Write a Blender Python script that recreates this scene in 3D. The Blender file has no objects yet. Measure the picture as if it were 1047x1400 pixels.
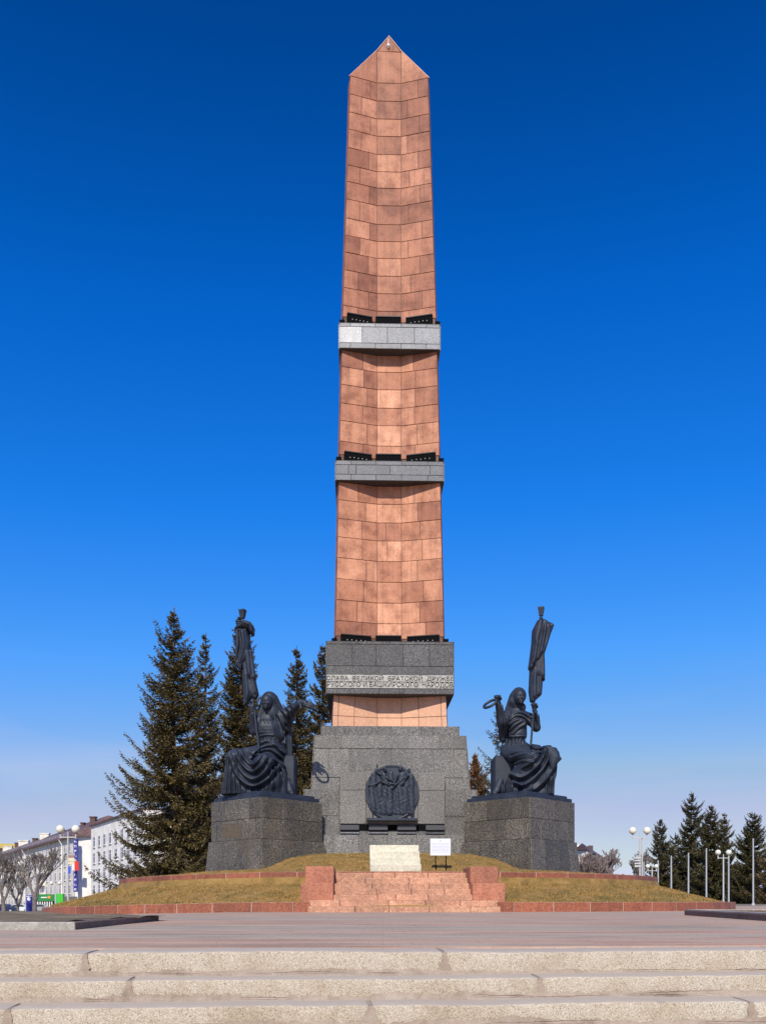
import bpy, math, random
import numpy as np
from mathutils import Vector, Matrix
R = math.radians
rnd = random.Random(7)
sc = bpy.context.scene
C = sc.collection

# ---------------------------------------------------------------- camera, light, exposure
F, CX, HY, EYE = 1250.0, 523.5, 1233.0, 0.295
cam = bpy.data.objects.new('camera', bpy.data.cameras.new('camera')); C.objects.link(cam)
cam.data.sensor_fit = 'HORIZONTAL'; cam.data.sensor_width = 36
cam.data.lens = F/1047*36
cam.data.shift_y = (HY-700)/1047
cam.data.clip_start = 0.05; cam.data.clip_end = 5000
cam.location = (0, 0, EYE); cam.rotation_euler = (R(90), 0, 0)
sc.camera = cam
SUN_EL, SUN_AZ = 42.0, 7.0          # sun behind the camera, a little to the left
w = bpy.data.worlds.new('World'); sc.world = w; w.use_nodes = True
nt = w.node_tree; nt.nodes.clear()
sky = nt.nodes.new('ShaderNodeTexSky'); sky.sky_type = 'NISHITA'; sky.sun_disc = False
sky.sun_elevation = R(SUN_EL); sky.sun_rotation = R(180+SUN_AZ)
sky.altitude = 150; sky.air_density = 1.0; sky.dust_density = 0.25; sky.ozone_density = 4.0
hs = nt.nodes.new('ShaderNodeHueSaturation'); hs.inputs['Saturation'].default_value = 1.25; hs.inputs['Value'].default_value = 1.0
bg = nt.nodes.new('ShaderNodeBackground'); bg.inputs['Strength'].default_value = 0.10
wo = nt.nodes.new('ShaderNodeOutputWorld')
sc1 = nt.nodes.new('ShaderNodeVectorMath'); sc1.operation = 'SCALE'; sc1.inputs['Scale'].default_value = 0.1
sc2 = nt.nodes.new('ShaderNodeVectorMath'); sc2.operation = 'SCALE'; sc2.inputs['Scale'].default_value = 10.0
cv = nt.nodes.new('ShaderNodeRGBCurve')          # polarised, deeper rendering of the clear sky, the same in every direction
for ci, pts in enumerate((
    [(0,0),(0.020,0.0),(0.030,0.0012),(0.051,0.013),(0.10,0.084),(0.223,0.314),(0.377,0.456),(1,0.8)],
    [(0,0),(0.087,0.058),(0.114,0.119),(0.174,0.216),(0.283,0.366),(0.474,0.509),(0.638,0.53),(1,0.82)],
    [(0,0),(0.235,0.296),(0.296,0.565),(0.413,0.831),(0.578,0.98),(0.745,0.87),(0.80,0.76),(1,0.86)])):
    c_ = cv.mapping.curves[ci]
    c_.points[0].location = pts[0]; c_.points[1].location = pts[-1]
    for p_ in pts[1:-1]: c_.points.new(*p_)
    for p_ in c_.points: p_.handle_type = 'VECTOR'
cv.mapping.update()
nt.links.new(sky.outputs[0], hs.inputs['Color']); nt.links.new(hs.outputs[0], sc1.inputs[0]); nt.links.new(sc1.outputs[0], cv.inputs['Color'])
nt.links.new(cv.outputs[0], sc2.inputs[0]); tc = nt.nodes.new('ShaderNodeTexCoord'); mp = nt.nodes.new('ShaderNodeMapping'); mp.inputs['Scale'].default_value = (1.6, 1.6, 9.0); mp.inputs['Rotation'].default_value = (0.05, 0.10, 0.4)
cn = nt.nodes.new('ShaderNodeTexNoise'); cn.inputs['Scale'].default_value = 1.7; cn.inputs['Detail'].default_value = 7; cn.inputs['Roughness'].default_value = 0.62; cn.inputs['Distortion'].default_value = 0.4
cr_ = nt.nodes.new('ShaderNodeValToRGB'); cr_.color_ramp.elements[0].position = 0.42; cr_.color_ramp.elements[1].position = 0.75
sx = nt.nodes.new('ShaderNodeSeparateXYZ'); zr_n = nt.nodes.new('ShaderNodeValToRGB'); e_ = zr_n.color_ramp.elements; e_[0].position = 0.0; e_[0].color = (1,1,1,1); e_[1].position = 0.26; e_[1].color = (0,0,0,1); q_ = e_.new(0.10); q_.color = (0.75,0.75,0.75,1)
mm = nt.nodes.new('ShaderNodeMath'); mm.operation = 'MULTIPLY'; m2_ = nt.nodes.new('ShaderNodeMath'); m2_.operation = 'MULTIPLY'; m2_.inputs[1].default_value = 0.55
mx_ = nt.nodes.new('ShaderNodeMix'); mx_.data_type = 'RGBA'; mx_.inputs[7].default_value = (5.9, 6.1, 7.6, 1)
nt.links.new(tc.outputs['Generated'], mp.inputs[0]); nt.links.new(mp.outputs[0], cn.inputs['Vector']); nt.links.new(cn.outputs['Fac'], cr_.inputs[0]); nt.links.new(tc.outputs['Generated'], sx.inputs[0]); nt.links.new(sx.outputs[2], zr_n.inputs[0])
nt.links.new(cr_.outputs[0], mm.inputs[0]); nt.links.new(zr_n.outputs[0], mm.inputs[1]); nt.links.new(mm.outputs[0], m2_.inputs[0]); nt.links.new(m2_.outputs[0], mx_.inputs[0]); nt.links.new(sc2.outputs[0], mx_.inputs[6]); nt.links.new(mx_.outputs[2], bg.inputs['Color']); nt.links.new(bg.outputs[0], wo.inputs[0])
sun = bpy.data.objects.new('sun', bpy.data.lights.new('sun', 'SUN')); C.objects.link(sun)
sun.data.energy = 4.6; sun.data.angle = R(0.5); sun.data.color = (1.0, 0.93, 0.80)
sd = Vector((-math.sin(R(SUN_AZ))*math.cos(R(SUN_EL)), -math.cos(R(SUN_AZ))*math.cos(R(SUN_EL)), math.sin(R(SUN_EL))))
sun.rotation_euler = sd.to_track_quat('Z', 'Y').to_euler(); sun.location = (0, 0, 60)
sc.view_settings.view_transform = 'Standard'; sc.view_settings.look = 'None'
sc.view_settings.exposure = 0.0; sc.view_settings.gamma = 1.0; sc.view_settings.use_curve_mapping = False
sc.render.engine = 'CYCLES'

# ---------------------------------------------------------------- helpers
def P(px, py, d):
    return np.array([(px-CX)*d/F, d, EYE+(HY-py)*d/F])

def tag(o, label=None, cat=None, group=None, kind=None):
    if label: o['label'] = label
    if cat: o['category'] = cat
    if group: o['group'] = group
    if kind: o['kind'] = kind
    return o

def empty(name, loc=(0, 0, 0), rz=0.0, label=None, cat=None, group=None):
    o = bpy.data.objects.new(name, None); C.objects.link(o)
    o.location = loc; o.rotation_euler = (0, 0, rz); o.empty_display_size = 0.3
    return tag(o, label, cat, group)

def link(name, me, parent=None):
    o = bpy.data.objects.new(name, me); C.objects.link(o); o.parent = parent
    return o

def copy_tree(o, parent=None):
    c = o.copy(); C.objects.link(c); c.parent = parent
    for ch in [k for k in ALL_CHILDREN(o)]: copy_tree(ch, c)
    return c
def ALL_CHILDREN(o): return [k for k in bpy.data.objects if k.parent == o]

class MB:
    def __init__(s): s.v = []; s.f = []
    def add(s, vs, fs):
        n = len(s.v); s.v += [tuple(map(float, v)) for v in vs]; s.f += [tuple(i+n for i in f) for f in fs]
    def box(s, x0, x1, y0, y1, z0, z1):
        s.add([(x0,y0,z0),(x1,y0,z0),(x1,y1,z0),(x0,y1,z0),(x0,y0,z1),(x1,y0,z1),(x1,y1,z1),(x0,y1,z1)],
              [(0,3,2,1),(4,5,6,7),(0,1,5,4),(1,2,6,5),(2,3,7,6),(3,0,4,7)])
    def bbox(s, x0, x1, y0, y1, z0, z1, b=0.01):
        """box with chamfered top and front/side vertical edges"""
        def ring(z, i): return [(x0+i,y0+i,z),(x1-i,y0+i,z),(x1-i,y1-i,z),(x0+i,y1-i,z)]
        o = lambda z: [(x0+b,y0,z),(x1-b,y0,z),(x1,y0+b,z),(x1,y1-b,z),(x1-b,y1,z),(x0+b,y1,z),(x0,y1-b,z),(x0,y0+b,z)]
        a = o(z0); c = o(z1-b)
        t = [(x0+2*b,y0+b,z1),(x1-2*b,y0+b,z1),(x1-b,y0+2*b,z1),(x1-b,y1-2*b,z1),(x1-2*b,y1-b,z1),(x0+2*b,y1-b,z1),(x0+b,y1-2*b,z1),(x0+b,y0+2*b,z1)]
        fs = []
        for i in range(8):
            j = (i+1) % 8
            fs += [(i,j,8+j,8+i),(8+i,8+j,16+j,16+i)]
        fs += [tuple(range(16,24)), tuple(range(7,-1,-1))]
        s.add(a+c+t, fs)
    def prism(s, pts0, pts1):
        n = len(pts0)
        fs = [(i,(i+1)%n,n+(i+1)%n,n+i) for i in range(n)]+[tuple(range(n-1,-1,-1)), tuple(range(n,2*n))]
        s.add(list(pts0)+list(pts1), fs)
    def slab(s, q, n, t, g=0.008, b=0.008):
        """one facing stone: q = bl,br,tr,tl on the core surface, n = outward normal"""
        q = [np.array(p, float) for p in q]; n = np.array(n, float); n /= np.linalg.norm(n)
        m = len(q); c = sum(q)/m
        def inset(ps, a):
            out = []
            for i in range(m):
                p = ps[i]; e1 = ps[i-1]-p; e2 = ps[(i+1)%m]-p
                e1 /= max(np.linalg.norm(e1),1e-6); e2 /= max(np.linalg.norm(e2),1e-6)
                sn = max(np.linalg.norm(np.cross(e1,e2)),0.25)
                out.append(p+(e1+e2)*a/sn)
            return out
        q0 = inset(q, g); q1 = [p+n*(t-b) for p in q0]; q2 = [p+n*b for p in inset(q1, b)]
        vs = q0+q1+q2; fs = []
        for k in (0, m):
            for i in range(m):
                j = (i+1) % m; fs.append((k+i,k+j,k+m+j,k+m+i))
        fs.append(tuple(range(2*m,3*m)))
        s.add(vs, fs)
    def cyl(s, a, b, ra, rb=None, n=10, caps=True):
        rb = ra if rb is None else rb
        a = Vector(a); b = Vector(b); d = (b-a).normalized()
        u = d.orthogonal().normalized(); v = d.cross(u)
        A = [a+(u*math.cos(2*math.pi*i/n)+v*math.sin(2*math.pi*i/n))*ra for i in range(n)]
        B = [b+(u*math.cos(2*math.pi*i/n)+v*math.sin(2*math.pi*i/n))*rb for i in range(n)]
        fs = [(i,(i+1)%n,n+(i+1)%n,n+i) for i in range(n)]
        if caps: fs += [tuple(range(n-1,-1,-1)), tuple(range(n,2*n))]
        s.add(A+B, fs)
    def sphere(s, c, r, nu=20, nv=12, sq=(1,1,1)):
        vs = [(c[0],c[1],c[2]-r*sq[2])]
        for j in range(1,nv):
            p = -math.pi/2+math.pi*j/nv
            for i in range(nu):
                a = 2*math.pi*i/nu
                vs.append((c[0]+r*sq[0]*math.cos(p)*math.cos(a), c[1]+r*sq[1]*math.cos(p)*math.sin(a), c[2]+r*sq[2]*math.sin(p)))
        vs.append((c[0],c[1],c[2]+r*sq[2])); n = len(vs)
        fs = [(0,1+(i+1)%nu,1+i) for i in range(nu)]
        for j in range(nv-2):
            for i in range(nu):
                a = 1+j*nu+i; b = 1+j*nu+(i+1)%nu
                fs.append((a,b,b+nu,a+nu))
        k = 1+(nv-2)*nu
        fs += [(n-1,k+i,k+(i+1)%nu) for i in range(nu)]
        s.add(vs, fs)
    def build(s, name, mat, parent=None, smooth=False):
        me = bpy.data.meshes.new(name); me.from_pydata(s.v, [], s.f); me.update()
        me.materials.append(mat)
        if smooth:
            me.shade_smooth()
            try: me.set_sharp_from_angle(angle=R(40))
            except Exception: pass
        return link(name, me, parent)

def np_mesh(name, v, f, mat, parent=None, smooth=False):
    """v (n,3), f (m,k) with k = 3 or 4"""
    v = np.ascontiguousarray(v, np.float32); f = np.ascontiguousarray(f, np.int32)
    me = bpy.data.meshes.new(name); k = f.shape[1]
    me.vertices.add(len(v)); me.vertices.foreach_set('co', v.ravel())
    me.loops.add(f.size); me.loops.foreach_set('vertex_index', f.ravel())
    me.polygons.add(len(f)); me.polygons.foreach_set('loop_start', np.arange(0, f.size, k, dtype=np.int32))
    me.update(calc_edges=True); me.materials.append(mat)
    if smooth: me.shade_smooth()
    return link(name, me, parent)

# ---------------------------------------------------------------- materials
def mat(name, base=(0.5,0.5,0.5), rough=0.8, spec=0.5, metal=0.0):
    m = bpy.data.materials.new(name); m.use_nodes = True
    b = m.node_tree.nodes['Principled BSDF']
    b.inputs['Base Color'].default_value = (*base, 1); b.inputs['Roughness'].default_value = rough
    b.inputs['Specular IOR Level'].default_value = spec; b.inputs['Metallic'].default_value = metal
    return m
class NB:
    """small node builder"""
    def __init__(s, m): s.t = m.node_tree; s.b = s.t.nodes['Principled BSDF']; s.co = None
    def n(s, typ, **kw):
        x = s.t.nodes.new(typ)
        for k, v in kw.items():
            if k.startswith('i_'):
                x.inputs[k[2:].replace('_', ' ')].default_value = v
            else: setattr(x, k, v)
        return x
    def l(s, a, b): s.t.links.new(a, b)
    def coord(s, kind='Object', scale=None):
        c = s.n('ShaderNodeTexCoord').outputs[kind]
        if scale:
            mp = s.n('ShaderNodeMapping'); mp.inputs['Scale'].default_value = scale; s.l(c, mp.inputs[0]); return mp.outputs[0]
        return c
    def noise(s, co, scale, detail=4, rough=0.55, out='Fac'):
        x = s.n('ShaderNodeTexNoise', i_Scale=scale, i_Detail=detail, i_Roughness=rough); s.l(co, x.inputs['Vector']); return x.outputs[out]
    def vor(s, co, scale, out='Distance', feature='F1'):
        x = s.n('ShaderNodeTexVoronoi', i_Scale=scale, feature=feature); s.l(co, x.inputs['Vector']); return x.outputs[out]
    def ramp(s, fac, stops, interp='LINEAR'):
        x = s.n('ShaderNodeValToRGB'); x.color_ramp.interpolation = interp
        e = x.color_ramp.elements
        while len(e) < len(stops): e.new(0.5)
        for k, (p, c) in zip(e, stops):
            k.position = p; k.color = (*c, 1) if len(c) == 3 else c
        s.l(fac, x.inputs[0]); return x.outputs[0]
    def mix(s, fac, a, b, mode='MIX'):
        x = s.n('ShaderNodeMix', data_type='RGBA', blend_type=mode)
        for v, i in ((fac, 0), (a, 6), (b, 7)):
            if hasattr(v, 'default_value') or hasattr(v, 'is_linked'): s.l(v, x.inputs[i])
            elif isinstance(v, (int, float)): x.inputs[i].default_value = v
            else: x.inputs[i].default_value = (*v, 1)
        return x.outputs[2]
    def math(s, op, a, b=0.0):
        x = s.n('ShaderNodeMath', operation=op)
        for v, i in ((a, 0), (b, 1)):
            if isinstance(v, (int, float)): x.inputs[i].default_value = v
            else: s.l(v, x.inputs[i])
        return x.outputs[0]
    def rand(s): return s.n('ShaderNodeObjectInfo').outputs['Random']
    def bump(s, h, strength=0.3, dist=0.01):
        x = s.n('ShaderNodeBump', i_Strength=strength, i_Distance=dist); s.l(h, x.inputs['Height']); s.l(x.outputs[0], s.b.inputs['Normal'])
    def color(s, c): s.l(c, s.b.inputs['Base Color'])

def g3(v): return (v, v, v)
def granite(name, dark, mid, light, speck=60, stain=0.5, rough=0.6, tint=0.25, rust=None, lo=0.7):
    m = mat(name, mid, rough); b = NB(m); co = b.coord()
    sp = b.noise(co, speck*1.25, 5, 0.9)
    c = b.ramp(sp, [(0.37, dark), (0.49, mid), (0.61, light)])
    c2 = b.ramp(b.noise(co, speck*0.45, 4, 0.7), [(0.35, g3(0.80)), (0.65, g3(1.15))])
    c = b.mix(0.8, c, c2, 'MULTIPLY')
    big = b.ramp(b.noise(co, 0.9, 5, 0.65), [(0.35, g3(lo)), (0.62, g3(1.12))])
    c = b.mix(stain, c, big, 'MULTIPLY')
    st = b.noise(b.coord('Object', (2.2, 2.2, 0.25)), 1.6, 5, 0.7)
    c = b.mix(stain*0.8, c, b.ramp(st, [(0.42, g3(0.72)), (0.58, g3(1.05))]), 'MULTIPLY')
    rr = b.ramp(b.rand(), [(0.0, g3(1-tint)), (1.0, g3(1+tint*0.6))])
    c = b.mix(1.0, c, rr, 'MULTIPLY')
    if rust:
        rm = b.ramp(b.noise(co, 0.6, 4, 0.6), [(0.55, g3(0)), (0.72, g3(1))])
        c = b.mix(b.math('MULTIPLY', rm, 0.5), c, rust)
    b.color(c); b.bump(sp, 0.25, 0.006)
    return m

M = {}
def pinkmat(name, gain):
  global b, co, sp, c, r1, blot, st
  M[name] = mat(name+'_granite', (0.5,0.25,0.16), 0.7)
  b = NB(M[name]); co = b.coord()
  sp = b.noise(co, 26, 4, 0.75)
  c = b.ramp(sp, [(0.30,(0.42,0.185,0.095)),(0.52,(0.60,0.290,0.160)),(0.72,(0.74,0.41,0.255))])
  r1 = b.rand()
  c = b.mix(1.0, c, b.ramp(r1, [(0,(0.58,0.47,0.44)),(0.3,(0.78,0.68,0.64)),(0.6,(0.97,0.92,0.89)),(1,(1.14,1.14,1.14))]), 'MULTIPLY')
  blot = b.noise(co, 1.7, 6, 0.62)
  c = b.mix(0.85, c, b.ramp(blot, [(0.36,(0.58,0.47,0.42)),(0.5,(0.92,0.88,0.86)),(0.62,(1.1,1.08,1.06))]), 'MULTIPLY')
  st = b.noise(b.coord('Object', (3.5,3.5,0.22)), 1.5, 5, 0.7)
  c = b.mix(0.35, c, b.ramp(st, [(0.38,(0.60,0.50,0.46)),(0.56,g3(1.04))]), 'MULTIPLY')
  fk = b.ramp(b.noise(co, 11, 6, 0.85), [(0.62,g3(0)),(0.70,g3(0.55))])
  c = b.mix(fk, c, (0.80,0.58,0.44))
  rs_ = b.noise(b.coord('Object', (5.0,5.0,0.10)), 1.3, 4, 0.7)
  c = b.mix(b.ramp(rs_, [(0.56,g3(0)),(0.68,g3(0.55))]), c, (0.30,0.135,0.085))
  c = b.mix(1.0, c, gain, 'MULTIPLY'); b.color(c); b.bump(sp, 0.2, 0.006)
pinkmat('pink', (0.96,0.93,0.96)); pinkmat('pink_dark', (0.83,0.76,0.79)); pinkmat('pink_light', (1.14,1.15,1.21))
M['neck'] = granite('smooth_pink_granite', (0.62,0.32,0.185),(0.70,0.375,0.225),(0.76,0.42,0.26), 30, 0.22, 0.55, 0.05)
M['mortar'] = granite('dark_red_mortar', (0.07,0.035,0.022),(0.12,0.06,0.038),(0.16,0.08,0.055), 20)
M['grey'] = granite('grey_granite', (0.018,0.018,0.018),(0.112,0.105,0.097),(0.38,0.355,0.32), 20, 0.5, 0.5, 0.22)
M['dark'] = granite('dark_granite', (0.006,0.006,0.005),(0.062,0.055,0.043),(0.36,0.315,0.235), 19, 0.7, 0.5, 0.30, rust=(0.13,0.095,0.05))
M['band'] = granite('light_grey_granite', (0.07,0.073,0.08),(0.19,0.195,0.215),(0.36,0.36,0.37), 24, 0.4, 0.45, 0.45)
M['inscr'] = granite('slate_granite', (0.010,0.010,0.011),(0.058,0.055,0.056),(0.23,0.215,0.205), 20, 0.5, 0.5, 0.2)
M['greymortar'] = granite('pale_lime_mortar', (0.20,0.19,0.175),(0.28,0.27,0.25),(0.34,0.33,0.31), 20)
M['darkjoint'] = granite('dark_joint', (0.02,0.02,0.02),(0.05,0.05,0.05),(0.10,0.10,0.10), 20)
M['red'] = granite('red_granite', (0.16,0.045,0.022),(0.34,0.105,0.052),(0.52,0.20,0.11), 24, 0.6, 0.6, 0.22)
M['steps'] = granite('pink_step_granite', (0.36,0.16,0.09),(0.58,0.29,0.175),(0.74,0.43,0.28), 18, 0.6, 0.75, 0.14)
M['red2'] = granite('light_red_granite', (0.22,0.072,0.038),(0.44,0.155,0.085),(0.60,0.27,0.16), 26, 0.5, 0.65, 0.2)
M['joint'] = mat('pale_joint', (0.52,0.40,0.33), 0.9)
M['joint_dark'] = mat('brown_joint', (0.10,0.05,0.035), 0.9)
M['cream'] = granite('cream_stone', (0.56,0.50,0.36),(0.68,0.63,0.48),(0.76,0.72,0.58), 24, 0.25, 0.8, 0.05)
M['black'] = mat('black_metal', (0.004,0.004,0.005), 0.9, 0.1)
M['letter'] = mat('letter_bronze', (0.02,0.018,0.02), 0.6)
M['pale'] = granite('pale_letter_ground', (0.30,0.28,0.24),(0.56,0.54,0.48),(0.66,0.64,0.58), 9, 0.5, 0.7, 0.2)
M['lens'] = mat('lamp_glass', (0.55,0.5,0.4), 0.2)
# bronze
M['bronze'] = mat('blue_black_bronze', (0.02,0.025,0.035), 0.42, 0.5)
b = NB(M['bronze']); co = b.coord()
nz = b.noise(co, 2.2, 6, 0.65)
c = b.ramp(nz, [(0.3,(0.012,0.016,0.026)),(0.55,(0.022,0.030,0.048)),(0.75,(0.038,0.050,0.076))])
b.color(c); b.l(b.ramp(nz, [(0.3,g3(0.45)),(0.7,g3(0.68))]), b.b.inputs['Roughness']); b.bump(b.noise(co, 16, 4, 0.6), 0.25, 0.02)
# ground materials
M['plaza'] = mat('plaza_pavers', (0.3,0.25,0.24), 0.9)
b = NB(M['plaza']); co = b.coord()
bt = b.n('ShaderNodeTexBrick', i_Scale=1.0, offset=0.5); bt.inputs['Brick Width'].default_value = 0.2; bt.inputs['Row Height'].default_value = 0.1
bt.inputs['Mortar Size'].default_value = 0.006; bt.inputs['Color1'].default_value = (0.85,0.85,0.85,1); bt.inputs['Color2'].default_value = (1.12,1.12,1.12,1); bt.inputs['Mortar'].default_value = (0.55,0.52,0.5,1)
b.l(co, bt.inputs['Vector'])
band = b.noise(b.coord('Object', (0.06,0.55,1)), 1.0, 4, 0.6)
c = b.ramp(band, [(0.36,(0.37,0.30,0.225)),(0.46,(0.40,0.315,0.235)),(0.52,(0.49,0.29,0.195)),(0.62,(0.43,0.305,0.22))])
c = b.mix(0.35, c, bt.outputs['Color'], 'MULTIPLY')
dn = b.noise(b.coord('Object', (0.35,2.2,1)), 1.3, 6, 0.7)
c = b.mix(b.ramp(dn, [(0.46,g3(0)),(0.66,g3(0.75))]), c, (0.51,0.41,0.30))
c = b.mix(0.6, c, b.ramp(b.noise(co, 22, 4, 0.8), [(0.3,g3(0.75)),(0.7,g3(1.15))]), 'MULTIPLY')
stn = b.noise(b.coord('Object', (0.5,1.6,1)), 0.9, 7, 0.75)
c = b.mix(0.8, c, b.ramp(stn, [(0.40,(0.72,0.68,0.65)),(0.5,(1,1,1)),(0.62,(1.07,1.06,1.05))]), 'MULTIPLY')
ck = b.n('ShaderNodeTexVoronoi', i_Scale=0.55, feature='DISTANCE_TO_EDGE'); b.l(b.noise(co, 1.2, 5, 0.7, 'Color'), ck.inputs['Vector']) if False else b.l(co, ck.inputs['Vector'])
b.color(c); b.bump(b.math('ADD', bt.outputs['Fac'], b.noise(co, 60, 3, 0.7)), 0.4, 0.004)
M['concrete'] = mat('aggregate_concrete', (0.5,0.45,0.36), 0.92)
b = NB(M['concrete']); co = b.coord()
sepr = b.n('ShaderNodeSeparateColor'); b.l(b.vor(co, 240, 'Color'), sepr.inputs[0])
c = b.ramp(sepr.outputs[0], [(0.0,(0.20,0.135,0.085)),(0.08,(0.33,0.255,0.175)),(0.20,(0.44,0.37,0.275)),(0.75,(0.51,0.44,0.345)),(1.0,(0.66,0.61,0.52))])
c = b.mix(0.8, c, b.ramp(b.noise(co, 120, 5, 0.85), [(0.30,g3(0.78)),(0.5,g3(0.98)),(0.7,g3(1.10))]), 'MULTIPLY')
c = b.mix(0.9, c, b.ramp(b.noise(co, 2.2, 6, 0.7), [(0.33,(0.80,0.74,0.66)),(0.5,(1,0.98,0.95)),(0.66,(1.06,1.07,1.08))]), 'MULTIPLY')
fl_ = b.ramp(b.noise(co, 5.5, 8, 0.75), [(0.55,g3(0)),(0.70,g3(0.55))])
c = b.mix(fl_, c, (0.47,0.385,0.31))
pn = b.ramp(b.vor(co, 85), [(0.0,g3(1)),(0.16,g3(0))])
pm = b.math('MULTIPLY', pn, b.ramp(b.noise(co, 23, 2, 0.5), [(0.54,g3(0)),(0.60,g3(1))]))
c = b.mix(b.math('MULTIPLY', pm, 0.55), c, (0.16,0.11,0.075))
nr = b.n('ShaderNodeSeparateXYZ'); b.l(b.n('ShaderNodeNewGeometry').outputs['True Normal'], nr.inputs[0])
c = b.mix(b.ramp(nr.outputs[2], [(0.6,g3(0)),(0.95,g3(0.8))]), c, (0.46,0.385,0.305))
b.color(c); b.bump(b.math('SUBTRACT', b.math('ADD', b.math('MULTIPLY', sepr.outputs[1], 0.5), b.noise(co, 90, 5, 0.85)), b.math('MULTIPLY', pm, 1.6)), 0.45, 0.0025)
M['dust'] = mat('sandy_dust', (0.42,0.34,0.28), 0.95)
b = NB(M['dust']); co = b.coord()
c = b.ramp(b.noise(co, 7, 7, 0.75), [(0.3,(0.25,0.185,0.13)),(0.5,(0.37,0.29,0.22)),(0.7,(0.45,0.365,0.29))])
c = b.mix(0.6, c, b.ramp(b.noise(co, 120, 3, 0.8), [(0.3,g3(0.7)),(0.7,g3(1.15))]), 'MULTIPLY')
b.color(c); b.bump(b.noise(co, 60, 5, 0.8), 0.6, 0.006)
M['kerb'] = granite('worn_concrete', (0.30,0.27,0.23),(0.46,0.42,0.37),(0.56,0.53,0.47), 40, 0.7, 0.9, 0.15)
M['kerbshade'] = granite('dark_red_kerb_granite', (0.08,0.05,0.035),(0.17,0.105,0.075),(0.28,0.20,0.15), 40, 0.5, 0.8, 0.12)  # shade of the kerbs' side faces is put into this dark stone colour
def grassmat(name, a, bc, cc):
    m = mat(name, bc, 0.95); b = NB(m); co = b.coord()
    c = b.ramp(b.noise(co, 1.3, 7, 0.72), [(0.34,a),(0.5,bc),(0.66,cc)])
    c = b.mix(0.7, c, b.ramp(b.noise(co, 45, 4, 0.8), [(0.3,g3(0.55)),(0.7,g3(1.3))]), 'MULTIPLY')
    c = b.mix(b.ramp(b.noise(co, 3.2, 6, 0.75), [(0.56,g3(0)),(0.66,g3(0.7))]), c, tuple(v*0.55 for v in bc))
    b.color(c); b.bump(b.noise(co, 30, 5, 0.8), 0.8, 0.03); return m
M['turf'] = grassmat('dry_turf', (0.14,0.095,0.022),(0.30,0.175,0.045),(0.40,0.25,0.08))
M['turf2'] = grassmat('brown_turf', (0.12,0.09,0.045),(0.22,0.16,0.09),(0.30,0.23,0.14))
M['ground'] = grassmat('far_ground', (0.10,0.09,0.05),(0.20,0.17,0.11),(0.28,0.24,0.17))
M['blade'] = mat('dry_grass_blades', (0.3,0.22,0.09), 0.8)
b = NB(M['blade']); isl = b.n('ShaderNodeNewGeometry').outputs['Random Per Island']
pt = b.noise(b.coord(), 1.1, 5, 0.7)
c1 = b.ramp(isl, [(0,(0.14,0.085,0.02)),(0.4,(0.38,0.22,0.055)),(0.8,(0.54,0.33,0.10)),(1,(0.62,0.43,0.18))])
c2 = b.ramp(isl, [(0,(0.07,0.07,0.018)),(0.5,(0.20,0.165,0.045)),(1,(0.34,0.26,0.09))])
b.color(b.mix(b.ramp(pt, [(0.47,g3(0)),(0.6,g3(0.85))]), c1, c2))
def needles(name, cols, thr=True):
    m = mat(name, cols[1], 0.55, 0.4); b = NB(m)
    isl = b.n('ShaderNodeNewGeometry').outputs['Random Per Island']
    c = b.ramp(isl, [(0,cols[0]),(0.5,cols[1]),(0.85,cols[2]),(1,cols[3])])
    cl = b.ramp(b.noise(b.coord(), 0.8, 4, 0.7), [(0.35,(0.75,0.8,0.7)),(0.65,(1.25,1.15,1.1))])
    b.color(b.mix(0.9, c, cl, 'MULTIPLY')); return m
M['needle'] = needles('spruce_needles', [(0.030,0.026,0.009),(0.085,0.066,0.020),(0.165,0.125,0.042),(0.30,0.22,0.10)])
M['needle_g'] = needles('green_spruce_needles', [(0.024,0.024,0.009),(0.064,0.058,0.018),(0.12,0.102,0.036),(0.22,0.175,0.08)])
M['needle_b'] = needles('brown_spruce_needles', [(0.09,0.042,0.014),(0.24,0.115,0.04),(0.38,0.19,0.075),(0.46,0.26,0.12)])
M['needle_c'] = needles('olive_brown_needles', [(0.035,0.026,0.010),(0.10,0.068,0.026),(0.17,0.115,0.048),(0.26,0.18,0.09)])
M['bark'] = granite('spruce_bark', (0.05,0.035,0.025),(0.11,0.08,0.06),(0.19,0.15,0.12), 14)
M['twig'] = granite('bare_twig_bark', (0.10,0.08,0.068),(0.19,0.155,0.135),(0.28,0.235,0.21), 10)
M['twigpale'] = granite('pale_birch_twigs', (0.16,0.11,0.10),(0.27,0.20,0.185),(0.40,0.33,0.31), 10)
M['white_wall'] = granite('white_render', (0.84,0.79,0.71),(0.90,0.85,0.765),(0.92,0.88,0.80), 1.2, 0.15, 0.9, 0.02, lo=0.88)
M['stained_wall'] = granite('stained_white_render', (0.62,0.54,0.44),(0.86,0.79,0.68),(0.90,0.85,0.76), 1.0, 0.5, 0.9, 0.05)
M['trim'] = mat('white_trim', (0.82,0.80,0.77), 0.8)
M['pane'] = mat('dark_window_glass', (0.05,0.06,0.075), 0.12, 0.6)
M['roof'] = granite('brown_sheet_roof', (0.07,0.035,0.03),(0.13,0.07,0.06),(0.18,0.11,0.095), 2, 0.3, 0.6)
M['chim'] = mat('chimney_brick', (0.12,0.07,0.06), 0.9)
M['greyrail'] = mat('grey_rail', (0.35,0.35,0.36), 0.6)
M['green'] = mat('green_shop_panel', (0.05,0.50,0.04), 0.5)
M['dgreen'] = mat('dark_green_fascia', (0.02,0.22,0.05), 0.5)
M['shopdark'] = mat('shop_window', (0.03,0.045,0.06), 0.2)
M['orange'] = mat('orange_print', (0.75,0.33,0.05), 0.6)
M['blue'] = mat('blue_sign', (0.035,0.035,0.28), 0.5)
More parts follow.
